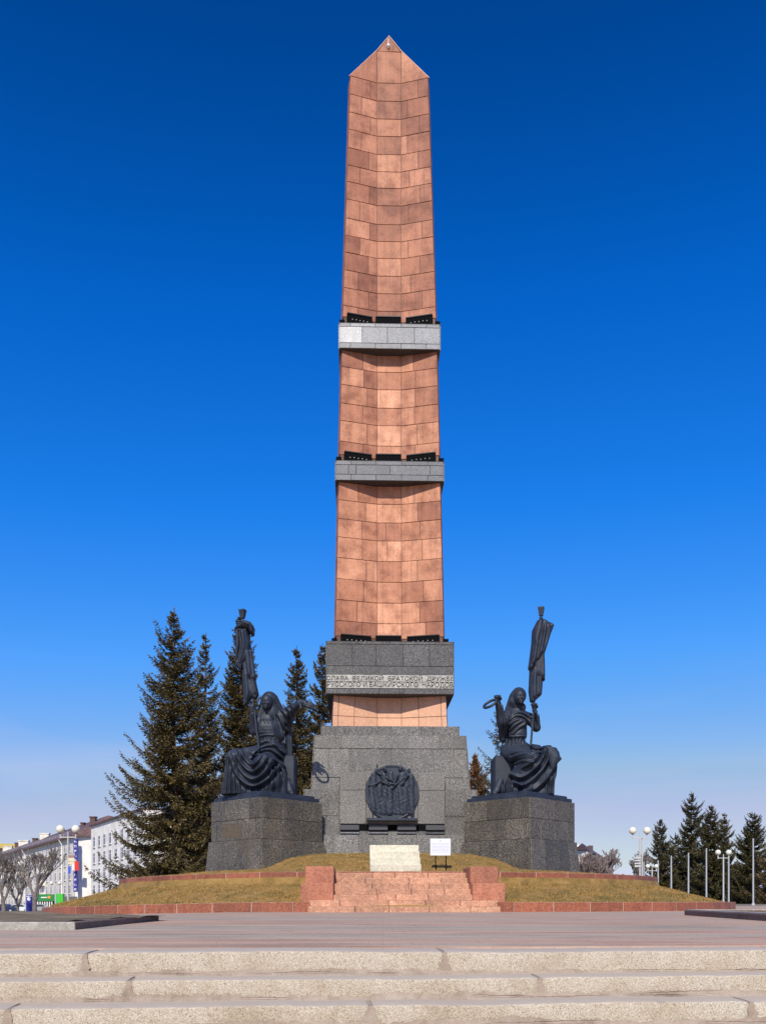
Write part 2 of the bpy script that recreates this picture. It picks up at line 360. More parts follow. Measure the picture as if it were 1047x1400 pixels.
M['blue2'] = mat('bright_blue_sign', (0.03,0.11,0.55), 0.5)
M['redsign'] = mat('red_sign', (0.72,0.03,0.025), 0.5)
M['white'] = mat('white_paint', (0.78,0.78,0.78), 0.5)
M['whiteboard'] = mat('white_board', (0.74,0.75,0.80), 0.5)
M['grey_ink'] = mat('grey_ink', (0.45,0.47,0.52), 0.6)
M['post'] = mat('pale_grey_post', (0.50,0.50,0.50), 0.5)
M['pole'] = mat('flagpole_metal', (0.42,0.43,0.45), 0.4, 0.6)
M['globe'] = mat('opal_globe', (0.80,0.76,0.62), 0.25, 0.5)
M['bannercream'] = mat('cream_banner', (0.68,0.62,0.40), 0.7)
M['bannerbrown'] = mat('brown_banner', (0.30,0.18,0.16), 0.7)
M['yellow'] = mat('yellow_wall', (0.55,0.42,0.10), 0.8)
M['carwhite'] = mat('white_car_paint', (0.75,0.76,0.78), 0.25)
M['carblue'] = mat('dark_blue_car_paint', (0.02,0.03,0.08), 0.25)
M['cargrey'] = mat('silver_car_paint', (0.35,0.36,0.38), 0.3)
M['rubber'] = mat('rubber', (0.02,0.02,0.02), 0.8)
M['stone_bit'] = mat('pebbles', (0.20,0.16,0.13), 0.9)
M['plaque'] = mat('brown_plaque', (0.12,0.08,0.045), 0.5)
b = NB(M['plaque']); co = b.coord()
c = b.ramp(b.noise(co, 6, 5, 0.7), [(0.35,(0.07,0.06,0.045)),(0.65,(0.15,0.11,0.065))]); b.color(c)

# ---------------------------------------------------------------- monument frame
AX, AY, YAW = 0.21, 38.2, 0.027
cy_, sy_ = math.cos(YAW), math.sin(YAW)
def toloc(p):                                   # world point -> monument frame
    x = p[0]-AX; y = p[1]-AY
    return np.array([x*cy_+y*sy_, -x*sy_+y*cy_, p[2]])
def toworld(p):
    return np.array([AX+p[0]*cy_-p[1]*sy_, AY+p[0]*sy_+p[1]*cy_, p[2]])
def mthing(name, label, cat, group=None):
    return empty(name, (AX, AY, 0), YAW, label, cat, group)

# ---------------------------------------------------------------- ground, plaza, mound
def terrain(x, y):
    left = max(0.0, -x-3.5)*0.022
    left = min(left, 1.6)
    far = min(1.0, max(0.0, (y-14)/14.0))
    return -left*far
def grid_obj(name, xs, ys, zf, m, parent=None, kind=None, smooth=True):
    X, Y = np.meshgrid(xs, ys, indexing='ij'); Z = np.vectorize(zf)(X, Y)
    v = np.stack([X, Y, Z], -1).reshape(-1, 3); ny = len(ys)
    i, j = np.meshgrid(np.arange(len(xs)-1), np.arange(ny-1), indexing='ij')
    a = (i*ny+j).ravel(); f = np.stack([a, a+ny, a+ny+1, a+1], 1)
    o = np_mesh(name, v, f, m, parent, smooth)
    if kind: o['kind'] = kind
    return o
xs = np.concatenate([-np.geomspace(1500, 34, 22), np.linspace(-32, 32, 65), np.geomspace(34, 1500, 22)])
ys = np.concatenate([np.linspace(-40, 4.0, 6), np.linspace(5.5, 66, 90), np.geomspace(68, 3000, 30)])
ground = grid_obj('ground', xs, ys, lambda x, y: (-0.66 if y <= 7.0 else terrain(x, y)-0.03), M['ground'], None, 'structure')
STY = 0.088
def plz(x, y): return terrain(x, y)
pxs = np.linspace(-30, 30, 61); 
def plaza_mesh():
    ts = np.concatenate([np.concatenate([[0, 0.0005], np.linspace(0.02, 1, 12)**1.5])*55])
    X = np.repeat(pxs[:, None], len(ts), 1); Y = 5.74+STY*np.clip(X, -12, 12)+ts[None, :]
    Z = np.vectorize(lambda x, y: terrain(x, y)+0.004)(X, Y)-0.05*(ts[None, :] < 0.001)
    v = np.stack([X, Y, Z], -1).reshape(-1, 3); ny = len(ts)
    i, j = np.meshgrid(np.arange(len(pxs)-1), np.arange(ny-1), indexing='ij')
    a = (i*ny+j).ravel(); f = np.stack([a, a+ny, a+ny+1, a+1], 1)
    o = np_mesh('plaza', v, f, M['plaza'], None, True); o['kind'] = 'structure'
plaza_mesh()

# mound surface (radial)
def mz(r):
    rr = [0, 4.0, 5.5, 6.6, 7.6, 9.0, 10.5, 10.78, 10.8, 11.3, 12.2, 13.25, 13.27, 13.6]
    zz = [2.05, 2.05, 1.98, 1.78, 1.42, 1.27, 1.15, 1.14, 0.85, 0.73, 0.48, 0.22, 0.18, 0.0]
    return float(np.interp(r, rr, zz))
def mz2(r, x, y):
    z = mz(r)
    if y < 0 and r < 10.5:
        k = min(1.0, max(0.0, 1-(abs(x)-2.3)/1.9)); k = k*k*(3-2*k)
        z += k*(float(np.interp(r, [0, 4.0, 5.5, 6.6, 7.6, 9.0, 10.0, 10.5], [2.07, 2.07, 2.0, 1.88, 1.74, 1.50, 1.26, 1.15]))-z)
    return z
RL, RU = 13.55, 10.8
def mound_drop(x, y):                      # the ring follows the ground's fall on the left
    p = toworld((x, y, 0)); return terrain(p[0], p[1])
th = np.linspace(0, 2*np.pi, 181)[:-1]
def annulus(name, r0, r1, n, m, parent=None):
    rs = np.linspace(r0, r1, n); v = []
    for r in rs:
        for t in th:
            x, y = r*math.cos(t), r*math.sin(t)
            k = min(1, max(0, (r-6)/5.0))
            bumpy = 0.025*math.sin(t*23+r*3)*math.sin(r*5+t*7)
            v.append((x, y, mz2(r, x, y)+bumpy*(0.3+0.7*(r < 10))+k*mound_drop(x, y)*0.55*(1 if r > 10.7 else 0.6)))
    f = []
    N = len(th)
    for i in range(n-1):
        for j in range(N):
            a = i*N+j; b_ = i*N+(j+1) % N; f.append((a, a+N, b_+N, b_))
    return np_mesh(name, v, f, m, parent, True)
mound = mthing('mound_turf', None, None)
bpy.data.objects.remove(mound)
mnd = annulus('upper_lawn', 2.0, 10.6, 30, M['turf']); mnd.location = (AX, AY, 0); mnd.rotation_euler.z = YAW; mnd['kind'] = 'structure'
mnd2 = annulus('lower_lawn', 10.75, 13.35, 18, M['turf']); mnd2.location = (AX, AY, 0); mnd2.rotation_euler.z = YAW; mnd2['kind'] = 'structure'

def ringwall(name, label, rad, z0, z1, th_w, nblk, kx, skip, gap=0.0):
    t = mthing(name, label, 'wall')
    for i in range(nblk):
        a0 = 2*math.pi*i/nblk; a1 = 2*math.pi*(i+1)/nblk
        am = (a0+a1)/2
        if skip(rad*math.cos(am), rad*math.sin(am)): continue
        if gap:
            c0, c1 = -math.pi/2-gap+2*math.pi, -math.pi/2+gap+2*math.pi
            if a0 >= c0 and a1 <= c1: continue
            if a0 < c0 < a1: a1 = c0
            elif a0 < c1 < a1: a0 = c1
        g = 0.011/rad
        mb = MB(); seg = 3
        ring = []
        for k in range(seg+1):
            a = a0+g+(a1-a0-2*g)*k/seg
            dz = mound_drop(rad*math.cos(a), rad*math.sin(a))*kx
            bt = 0.012
            for (rr, zz) in ((rad, z0-0.25), (rad, z1-bt), (rad-bt, z1), (rad-th_w+bt, z1), (rad-th_w, z1-bt), (rad-th_w, z0-0.1)):
                ring.append((rr*math.cos(a), rr*math.sin(a), zz+dz))
        fs = []
        for k in range(seg):
            for j in range(5):
                p = k*6+j; fs.append((p, p+6, p+7, p+1))
        fs += [tuple(range(5, -1, -1))[::-1], tuple(range(seg*6+5, seg*6-1, -1))]
        mb.add(ring, fs); mb.build('stone_block', M['red'], t)
    core = MB()
    for i in range(nblk*2):
        a0 = 2*math.pi*i/(nblk*2); a1 = 2*math.pi*(i+1)/(nblk*2); am = (a0+a1)/2
        if skip(rad*math.cos(am), rad*math.sin(am)) or (gap and abs(am-1.5*math.pi) < gap+0.05): continue
        q = []
        for a in (a0, a1):
            dz = mound_drop(rad*math.cos(a), rad*math.sin(a))*kx
            for rr, zz in ((rad-0.004, z0-0.25), (rad-0.004, z1-0.003), (rad-th_w+0.03, z1-0.003)): q.append((rr*math.cos(a), rr*math.sin(a), zz+dz))
        core.add(q, [(0,3,4,1), (1,4,5,2)])
    core.build('joint_mortar', M['joint'], t)
    return t
inst = lambda x, y: (y < 0 and abs(x) < 2.55)
ringwall('low_ring_wall', 'low red granite kerb wall circling the foot of the grassy mound', RL, 0.0, 0.275, 0.3, 70, 1.0, lambda x, y: False, 0.190)
ringwall('upper_ring_wall', 'upper red granite ring wall halfway up the mound under the pedestals', RU, 0.86, 1.20, 0.26, 54, 0.55, lambda x, y: False)

# dry grass blades as stuff
def grass(name, n, sampler, hgt, m):
    g = np.random.default_rng(5); pts = sampler(g, n)
    a = g.uniform(0, 2*np.pi, len(pts)); h = g.uniform(0.4, 1.0, len(pts))*hgt
    cl_ = sum(np.sin(pts[:, 0]*f1+p1)*np.sin(pts[:, 1]*f2+p2) for f1, f2, p1, p2 in ((2.3,2.9,0,1),(5.1,4.3,2,0),(9.7,11.3,1,3),(17,15,0,2)))
    h = h*np.clip(1.0+0.55*cl_, 0.25, 2.6); wd = 0.004+0.004*g.random(len(pts))
    dx = np.cos(a)*wd; dy = np.sin(a)*wd
    lean = g.normal(0, 0.7, (len(pts), 2))*h[:, None]
    v = np.empty((len(pts), 3, 3)); v[:, 0] = pts; v[:, 1] = pts; v[:, 2] = pts
    v[:, 0, 0] -= dx; v[:, 0, 1] -= dy; v[:, 1, 0] += dx; v[:, 1, 1] += dy
    v[:, 2, 0] += lean[:, 0]; v[:, 2, 1] += lean[:, 1]; v[:, 2, 2] += h
    o = np_mesh(name, v.reshape(-1, 3), np.arange(len(pts)*3).reshape(-1, 3), m)
    return o
def mound_sampler(rlo, rhi, a0, a1):
    def f(g, n):
        r = np.sqrt(g.uniform(rlo**2, rhi**2, n)); t = g.uniform(a0, a1, n)
        x = r*np.cos(t); y = r*np.sin(t)
        ok = ~((np.abs(x) < 2.0) & (y < -10.5)) & ~((np.abs(x) < 2.9) & (y < -11.0) & (y > -12.6)) & ~((np.abs(x) < 2.62) & (y < -12))
        x, y, r = x[ok], y[ok], r[ok]
        z = np.array([mz2(q, u, v)+min(1,max(0,(q-6)/5))*mound_drop(u, v)*0.55*(1 if q > 10.7 else 0.6) for q, u, v in zip(r, x, y)])
        return np.stack([x, y, z], 1)
    return f
for nm, s in (('upper_dry_grass', (150000, mound_sampler(4.3, 10.55, R(-165), R(-15)))), ('lower_dry_grass', (190000, mound_sampler(10.8, 13.27, R(-190), R(10))))):
    o = grass(nm, s[0], s[1], 0.042, M['blade']); o.location = (AX, AY, 0); o.rotation_euler.z = YAW
    tag(o, 'short dry yellow grass on the slope of the mound' if 'lower' in nm else 'short dry yellow grass around the foot of the pedestals', 'grass', None, 'stuff')

# ---------------------------------------------------------------- red granite stair up the mound
stair = mthing('mound_stairs', 'seven pink granite steps climbing the mound in front of the obelisk', 'stairs')
risers = 7; rh = 0.163; y_front = -13.62; td = 0.365
for k in range(risers):
    hw = 2.6 if k < 2 else 1.93
    y0 = y_front+td*k; z0 = rh*k; z1 = rh*(k+1)
    r2 = random.Random(20+k); xj = [-hw]; 
    nb = 5 if k < 2 else 4
    for i in range(1, nb): xj.append(-hw+2*hw*i/nb+r2.uniform(-0.28, 0.28))
    xj.append(hw)
    for i in range(nb):
        mb = MB(); mb.bbox(xj[i]+0.006, xj[i+1]-0.006, y0+r2.uniform(-0.006,0.006), y0+0.6, z0-(0.3 if k == 0 else 0), z1-0.004+r2.uniform(-0.004,0.003), 0.014)
        mb.build('step_block', M['steps'], stair)
cm = MB()
for k in range(risers):
    hw = 2.59 if k < 2 else 1.92
    cm.box(-hw, hw, y_front+td*k+0.02, -10.6, -0.2+rh*k*0.98, rh*(k+1)-0.012)
cm.build('step_core', M['joint_dark'], stair)
for sx, nm in ((-1, 'left'), (1, 'right')):
    t = mthing('cheek_block', f'pair of stacked red granite blocks flanking the mound stairs on the {nm}', 'stone block', 'granite blocks beside the mound stairs')
    x0, x1 = (1.93, 2.76)
    for (xa, xb, ya, yb, za, zb) in ((x0, x1+0.08, -12.85, -11.0, 0.1, 0.80), (x0, x1-0.02, -12.3, -10.6, 0.806, 1.29)):
        mb = MB(); mb.bbox(min(sx*xa, sx*xb), max(sx*xa, sx*xb), ya, yb, za, zb, 0.02)
        mb.build('granite_block', M['red2'], t)

# cream steps and white notice board on the upper lawn
cs = mthing('cream_steps', 'small flight of cream stone steps standing on the grass before the base', 'stairs')
def L(px, py, d): return toloc(P(px, py, d))
ca = L(506, 1192, 27.9); cb = L(576, 1192, 27.9)
for k in range(4):
    mb = MB(); z1 = 1.22+0.218*(k+1)
    mb.bbox(ca[0], cb[0], ca[1]+0.38*k, ca[1]+1.9, (0.95 if k == 0 else 1.22+0.218*k), z1-0.003, 0.014)
    mb.build('step_slab', M['cream'], cs)
nb_ = P(602, 1188, 28.3)
sg = empty('notice_board', (nb_[0], nb_[1], 1.28), YAW, 'white notice board on two dark posts beside the cream steps', 'sign')
mb = MB(); mb.bbox(-0.315, 0.315, -0.02, 0.02, 0.44, 0.96, 0.006); bd = mb.build('board', M['whiteboard'], sg)
for x in (-0.145, 0.175):
    mb = MB(); mb.cyl((x, 0.035, -0.2), (x, 0.035, 0.9), 0.018, n=8); mb.build('leg', M['post'] if False else M['black'], sg)
mb = MB()
r2 = random.Random(3)
for i in range(8):
    zz = 0.85-0.045*i; x = -0.27
    if i == 0: mb.box(-0.02, 0.02, -0.0225, -0.0205, 0.87, 0.91); continue
    while x < 0.26:
        ww = r2.uniform(0.02, 0.06); mb.box(x, min(x+ww, 0.27), -0.0225, -0.0205, zz, zz+0.014); x += ww+0.012
mb.build('printed_lines', M['grey_ink'], bd)

# ---------------------------------------------------------------- the obelisk
ob = mthing('obelisk', 'tall tapering pink granite obelisk with three grey bands on a stepped grey base', 'monument')
WZ = [(6.5,4.58),(7.1,4.54),(10.36,4.27),(16.6,4.02),(23.17,3.72),(33.08,3.135),(36.5,2.93)]
def shw(z): return float(np.interp(z, [a for a, _ in WZ], [b_ for _, b_ in WZ]))/2
CH = 0.485
REC = 0.095
def front_pts(z):
    h = shw(z); rc = REC*2*h
    return [(-h, -h, z), (-CH, -h+rc, z), (CH, -h+rc, z), (h, -h, z)]
def shaft_ring(z, s=0.0):
    h = shw(z)-s; rc = REC*2*h; pts = []
    e = 0.09
    base = [(-h, -h), (-CH, -h+rc), (CH, -h+rc), (h, -h), (h+e, -h+0.42), (h-rc, -CH), (h-rc, CH), (h+e, h-0.42)]
    pts = base+[(-x, -y) for x, y in base]
    return [(x, y, z) for x, y in pts]
def top_clip(x): return 35.28-abs(x)*1.2
# core
zs = [6.9, 10.4, 16.6, 23.2, 33.3]
mb = MB()
for a, b_ in zip(zs[:-1], zs[1:]):
    mb.prism(shaft_ring(a, 0.03), shaft_ring(b_, 0.03))
core = mb.build('shaft_core', M['mortar'], ob)
# gabled tip core
hh = shw(33.3)-0.03; mb = MB()
rc = REC*2*hh
tipf = [(-hh,-hh),(-CH,-hh+rc),(CH,-hh+rc),(hh,-hh)]
def tipz(x): return top_clip(x)-0.04
fr = []
for x, y in [(-hh,-hh),(-CH,-hh+rc),(0,-hh+rc),(CH,-hh+rc),(hh,-hh)]: fr.append((x,y))
vs = [(x,y,33.2) for x,y in fr]+[(x,y,tipz(x)) for x,y in fr]+[(x,-y,33.2) for x,y in fr]+[(x,-y,tipz(x)) for x,y in fr]
fs = []
for i in range(4):
    fs += [(i,i+1,6+i,5+i),(10+i+1,10+i,15+i,16+i),(5+i,6+i,16+i,15+i)]
fs += [(0,5,15,10),(4,14,19,9)]
mb.add(vs, fs); mb.build('tip_core', M['mortar'], ob)
# roof slabs of the tip
for sx in (-1, 1):
    mb = MB(); xo = 1.60
    a = [(0,-hh+rc-0.03,35.28),(sx*CH,-hh+rc-0.03,35.28-CH*1.2),(sx*xo,-hh-0.04,35.28-xo*1.2)]
    b2 = [(sx*xo,hh+0.04,35.28-xo*1.2),(sx*CH,hh-rc+0.03,35.28-CH*1.2),(0,hh-rc+0.03,35.28)]
    lo = a+b2; up = [(x,y,z+0.035) for x,y,z in lo]
    if sx < 0: lo, up = lo[::-1], up[::-1]
    mb.prism(lo[::-1], up[::-1]); mb.build('roof_slab', M['neck'], ob)

def facet_tiles(rows, z_of, lfr, rfr, material, tk=0.03, cfr=None):
    """rows: z levels; three facets, joints from lfr / rfr per row"""
    for i in range(len(rows)-1):
        za, zb = rows[i], rows[i+1]
        A = front_pts(za); B = front_pts(zb)
        for fi in range(3):
            fr = (lfr, cfr, rfr)[fi]
            j = [0.0]+(fr[i % len(fr)] if fr else [])+[1.0]
            p0, p1, q0, q1 = [np.array(v) for v in (A[fi], A[fi+1], B[fi], B[fi+1])]
            nrm = np.cross(p1-p0, q0-p0)
            for a, b_ in zip(j[:-1], j[1:]):
                q = [p0+(p1-p0)*a, p0+(p1-p0)*b_, q0+(q1-q0)*b_, q0+(q1-q0)*a]
                q = [np.array((v[0], v[1]+0.03, v[2])) for v in q]
                mb = MB(); mb.slab(q, nrm, tk+rnd.uniform(-0.006, 0.006), 0.009, 0.008)
                mb.build('stone_slab', material if not isinstance(material, tuple) else material[fi], ob)
def yc(y):
    z = EYE+(HY-y)*36.5/F
    for _ in range(4): z = EYE+(HY-y)*(38.2-shw(z)*(1-2*REC))/F
    return z
up_rows = [yc(v) for v in (441, 425.5, 401.4, 377.4, 353.3, 330, 306.8, 281, 257, 234.6, 211, 186, 162.4, 137.9, 113.2)]
mid_rows = [yc(v) for v in (628, 610, 582, 558, 533, 509, 476)]
low_rows = [yc(v) for v in (874, 853, 824.8, 796.3, 767.8, 739.8, 715, 689.6, 655)]
lf = [[0.43],[0.74],[0.42],[0.72],[0.45],[0.76]]; rf = [[0.24],[0.62],[0.28],[0.58],[0.22],[0.66]]
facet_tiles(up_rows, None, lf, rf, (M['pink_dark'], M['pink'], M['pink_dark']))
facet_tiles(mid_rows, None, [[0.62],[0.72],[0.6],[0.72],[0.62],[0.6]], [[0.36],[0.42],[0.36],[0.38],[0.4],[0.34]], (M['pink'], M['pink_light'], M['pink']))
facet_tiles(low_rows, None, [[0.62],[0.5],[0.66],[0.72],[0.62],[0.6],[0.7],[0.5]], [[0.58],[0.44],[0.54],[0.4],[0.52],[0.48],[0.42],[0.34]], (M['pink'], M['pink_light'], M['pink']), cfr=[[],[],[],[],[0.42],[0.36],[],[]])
# neck under the inscription band: two courses of tall slabs
facet_tiles([7.06, 7.6, 8.45], None, [[0.12,0.48]], [[0.12,0.40] if False else [0.38,0.88]], M['neck'], cfr=[[]])
# tip slabs: pentagon faces above the last course
zt = up_rows[-1]
A = front_pts(zt)
tipq = []
def tpt(x, yy): return (x, yy+0.03, top_clip(x))
hA = -A[0][0]
hs_ = shw(33.3)
dtop = -hs_; itop = -hs_+REC*2*hs_
for sx in (-1, 1):
    p = [np.array((sx*hs_*1.0, dtop+0.03, zt)), np.array((sx*CH, itop+0.03, zt)), np.array((sx*CH, itop+0.03, top_clip(CH))), np.array((sx*hs_, dtop+0.03, max(zt+0.02, top_clip(hs_))))]
    if sx > 0: p = p[::-1]
    mb = MB(); mb.slab(p if sx < 0 else [p[2], p[3], p[0], p[1]], (0.0,-1,0) if False else (sx*0.25,-1,0), 0.035, 0.008, 0.006); mb.build('stone_slab', M['pink'], ob)
mb = MB(); mb.slab([(-CH,itop+0.03,zt),(CH,itop+0.03,zt),(CH,itop+0.03,top_clip(CH)-0.05),(-CH,itop+0.03,top_clip(CH)-0.02)], (0,-1,0), 0.03); mb.build('stone_slab', M['pink'], ob)
mb = MB(); mb.slab([(-CH,itop+0.03,top_clip(CH)-0.04),(CH,itop+0.03,top_clip(CH)-0.04),(0,itop+0.03,top_clip(0))], (0,-1,0), 0.03, 0.008); mb.build('stone_slab', M['pink'], ob)
mb = MB(); mb.cyl((-0.03,itop-0.02,34.85),(-0.03,itop-0.09,34.87),0.07,0.05,10); mb.cyl((-0.03,itop-0.04,34.75),(-0.03,itop-0.04,35.15),0.015,n=6); mb.build('tip_fitting', M['white'], ob)
# side and corner faces: slabs in one joined part each (hardly seen)
mb = MB()
for rows in (up_rows, mid_rows, low_rows):
    for za, zb in zip(rows[:-1], rows[1:]):
        Ra, Rb = shaft_ring(za, 0.03), shaft_ring(zb, 0.03)
        for i in range(3, 16):
            j = (i+1) % 16
            p0, p1, q0, q1 = [np.array(v) for v in (Ra[i], Ra[j], Rb[i], Rb[j])]
            mb.slab([p0, p1, q1, q0], np.cross(p1-p0, q0-p0), 0.03, 0.008, 0.006)
        i = 15
o = mb.build('side_cladding', M['pink'], ob); o['kind'] = 'stuff'

def stone_row(parent, hw, yf, z0, z1, joints, material, tk=0.04, g=0.006, hw_top=None, yf_top=None, jitter=0.006, seed=0, sides=True, name='granite_block'):
    """one course on the front of a battered box, joints in local x, plus side returns"""
    hw_top = hw if hw_top is None else hw_top; yf_top = yf if yf_top is None else yf_top
    r2 = random.Random(seed+int(z0*100)); js = [-1]+[j for j in joints]+[1]
    for a, b_ in zip(js[:-1], js[1:]):
        xa0 = -hw if a == -1 else a; xb0 = hw if b_ == 1 and b_ is js[-1] else b_
        xa1 = -hw_top if a == -1 else a; xb1 = hw_top if b_ is js[-1] else b_
        q = [(xa0, yf, z0), (xb0, yf, z0), (xb1, yf_top, z1), (xa1, yf_top, z1)]
        mb = MB(); mb.slab(q, np.cross(np.array(q[1])-np.array(q[0]), np.array(q[3])-np.array(q[0])), tk+r2.uniform(-jitter, jitter), g, 0.008)
        mb.build(name, material, parent)
    if sides:
        for sx in (-1, 1):
            n = max(1, int(round(-yf*2/1.6))); 
            for i in range(n):
                y0, y1 = yf+(-2*yf)*i/n, yf+(-2*yf)*(i+1)/n
                q = [(sx*hw, y0, z0), (sx*hw, y1, z0), (sx*hw_top, y1, z1), (sx*hw_top, y0, z1)]
                if sx < 0: q = [q[1], q[0], q[3], q[2]]
                mb = MB(); mb.slab(q, (sx, 0, 0), tk, g, 0.008); mb.build(name, material, parent)
def lx(px, d): return toloc(P(px, 0, d))[0]
def bandbox(w_, z0, z1, rows, material, coremat):
    hw = w_/2-0.04
    mb = MB(); mb.box(-hw, hw, -hw, hw, z0, z1-0.01); mb.build('band_core', coremat, ob)
    for (za, zb, js) in rows: stone_row(ob, hw, -hw, za, zb, [lx(j, 38.2-w_/2) for j in js], material, jitter=0.004)
    tp = MB(); tp.box(-hw-0.03, hw+0.03, -hw-0.03, hw+0.03, z1-0.008, z1); tp.build('band_top', material, ob)
bandbox(4.05, 22.19, 23.19, [(22.19,22.4,(479,513,548.5,583)),(22.4,23.04,(495,529.5,566.5)),(23.04,23.18,(479,513,548.5,583))], M['band'], M['darkjoint'])
M['band2'] = granite('grey_band_granite', (0.03,0.031,0.036),(0.105,0.107,0.12),(0.25,0.25,0.26), 24, 0.4, 0.45, 0.22)
bandbox(4.325, 16.9, 17.68, [(16.9,17.13,(480,514,549,585)),(17.13,17.51,(476.5,486.5,533,588)),(17.51,17.67,(480,514,549,585))], M['band2'], M['darkjoint'])
bandbox(5.02, 8.4, 10.46, [(8.4,8.66,(518,553)),(8.66,9.49,()),(9.49,10.34,(481.5,514,551,587)),(10.34,10.45,(490,533,570))], M['inscr'], M['darkjoint'])
M['bandwhite'] = granite('whitish_granite', (0.36,0.35,0.33),(0.55,0.54,0.53),(0.68,0.67,0.66), 24, 0.5, 0.5, 0.05)
cand = [o for o in bpy.data.objects if o.name.startswith('granite_block') and o.parent == ob and len(o.data.vertices) == 12 and 22.38 < o.data.vertices[0].co.z < 22.45 and o.data.vertices[0].co.y < -1.9]
cand.sort(key=lambda o: o.data.vertices[0].co.x); cand[0].data.materials[0] = M['bandwhite']; cand[0]['label'] = 'whitish stone block'
# inscription: pale strip with dark raised letters
fy = -2.51
for za, zb in ((8.885, 9.135), (8.615+0.01, 8.865)):
    mb = MB(); mb.box(-2.47, 2.47, fy-0.022, fy+0.05, za, zb); mb.build('letter_strip', M['pale'], ob)
def text_obj(s, width, height, parent, material, origin, name='inscription', depth=0.012, rot=None):
    cu = bpy.data.curves.new('t', 'FONT'); cu.body = s; cu.size = 1.0; cu.extrude = 0.5
    to = bpy.data.objects.new('t', cu); C.objects.link(to)
    dg = bpy.context.evaluated_depsgraph_get(); me = bpy.data.meshes.new_from_object(to.evaluated_get(dg))
    bpy.data.objects.remove(to)
    n = len(me.vertices); v = np.empty(n*3, np.float32); me.vertices.foreach_get('co', v); v = v.reshape(-1, 3)
    mn, mx = v.min(0), v.max(0)
    v = (v-mn)/np.maximum(mx-mn, 1e-6)
    out = np.stack([(v[:, 0]-0.5)*width, -v[:, 2]*depth, v[:, 1]*height], 1)+np.array(origin)
    me.vertices.foreach_set('co', out.astype(np.float32).ravel()); me.update(); me.materials.clear(); me.materials.append(material)
    return link(name, me, parent)
text_obj('СЛАВА  ВЕЛИКОЙ  БРАТСКОЙ  ДРУЖБЕ', 4.96, 0.245, ob, M['letter'], (0, fy-0.023, 8.89))
text_obj('РУССКОГО И БАШКИРСКОГО  НАРОДОВ', 4.92, 0.235, ob, M['letter'], (0, fy-0.023, 8.63))
# floodlight troughs at the shaft foot above every band
def troughs(z, w_shaft_z):
    A = [np.array(v) for v in front_pts(z)]
    for fi, (a, b_) in enumerate(((0.12, 0.84), (-0.07, 0.98), (0.14, 0.90))):
        p0, p1 = A[fi], A[fi+1]; d = (p1-p0)
        q0 = p0+d*a; q1 = p0+d*b_; n = np.array([d[1], -d[0], 0]); n /= np.linalg.norm(n)
        if n[1] > 0: n = -n
        t = 0.16 if fi == 1 else 0.10; h = (0.30 if fi == 1 else 0.27)+0.0075*z
        lo = [q0, q1, q1+n*t, q0+n*t]
        # closed block, black in place of the shade in the opening; lip above
        mb = MB()
        mb.prism([v for v in (q0-n*0.02, q1-n*0.02, q1+n*t, q0+n*t)[::-1]], [v+np.array((0,0,h)) for v in (q0-n*0.02, q1-n*0.02, q1+n*t, q0+n*t)[::-1]])
        trough = mb.build('floodlight_housing', M['black'], ob)
        hv = np.array((0,0,h)); hv2 = np.array((0,0,h+0.035)); mb = MB(); mb.prism([v+hv for v in (q0-n*0.02, q1-n*0.02, q1+n*(t+0.03), q0+n*(t+0.03))[::-1]], [v+hv2 for v in (q0-n*0.02, q1-n*0.02, q1+n*(t+0.03), q0+n*(t+0.03))[::-1]]); mb.build('housing_lip', M['letter'], trough)
        if fi != 1:
            lm = MB()
            for k in range(5):
                c = q0+(q1-q0)*(0.2+0.15*k)+n*(t+0.01); lm.sphere((c[0], c[1], z+0.09+0.0075*z*0.8+0.01*(k % 2)), 0.022, 8, 5)
            lm.build('lamp_row', M['lens'], trough)['kind'] = 'stuff'
for z in (23.19, 17.68, 10.46): troughs(z, z)
for z, hw in ((23.19, 1.9), (17.68, 2.03), (10.46, 2.2)):
    for sx in (-1, 1):
        mb = MB(); mb.box(sx*hw-0.09, sx*hw+0.09, -hw-0.0, -hw+0.2, z+0.06, z+0.2); mb.cyl((sx*hw-0.1, -hw+0.05, z), (sx*hw-0.1, -hw+0.05, z+0.1), 0.02, n=6); mb.cyl((sx*hw+0.1, -hw+0.05, z), (sx*hw+0.1, -hw+0.05, z+0.22), 0.02, n=6)
        mb.build('corner_floodlight', M['black'], ob)

# stepped base
def tier(w0, w1, z0, z1, rows, material, tk=0.05, wy0=None, mort='greymortar'):
    h0, h1 = w0/2-tk, w1/2-tk
    y0 = -(wy0/2-tk) if wy0 else -h0; y1 = -(wy0/2-tk)-(h1-h0) if wy0 else -h1
    y1 = y0+(h0-h1)
    mb = MB(); mb.prism([(-h0,y0+0.0,z0),(h0,y0,z0),(h0,-y0,z0),(-h0,-y0,z0)], [(-h1,y1,z1-0.01),(h1,y1,z1-0.01),(h1,-y1,z1-0.01),(-h1,-y1,z1-0.01)])
    mb.build('base_core', M[mort], ob)
    for (za, zb, js) in rows:
        ta, tb = (za-z0)/(z1-z0), (zb-z0)/(z1-z0)
        dpt = 38.2+y0
        stone_row(ob, h0+(h1-h0)*ta, y0+(y1-y0)*ta, za, zb, [lx(j, dpt) for j in js], material, tk, 0.007, h0+(h1-h0)*tb, y0+(y1-y0)*tb)
    tp = MB(); tp.box(-h1-0.03, h1+0.03, y1-0.03, -y1+0.03, z1-0.008, z1); tp.build('base_top', material, ob)
yd = lambda y, d: EYE+(HY-y)*d/F
tier(5.4, 5.4, 6.70, 7.11, [(6.70,7.11,(478,535,575,592))], M['grey'])
zT = [yd(v, 35.2) for v in (1081, 1064, 1024, 1006)]
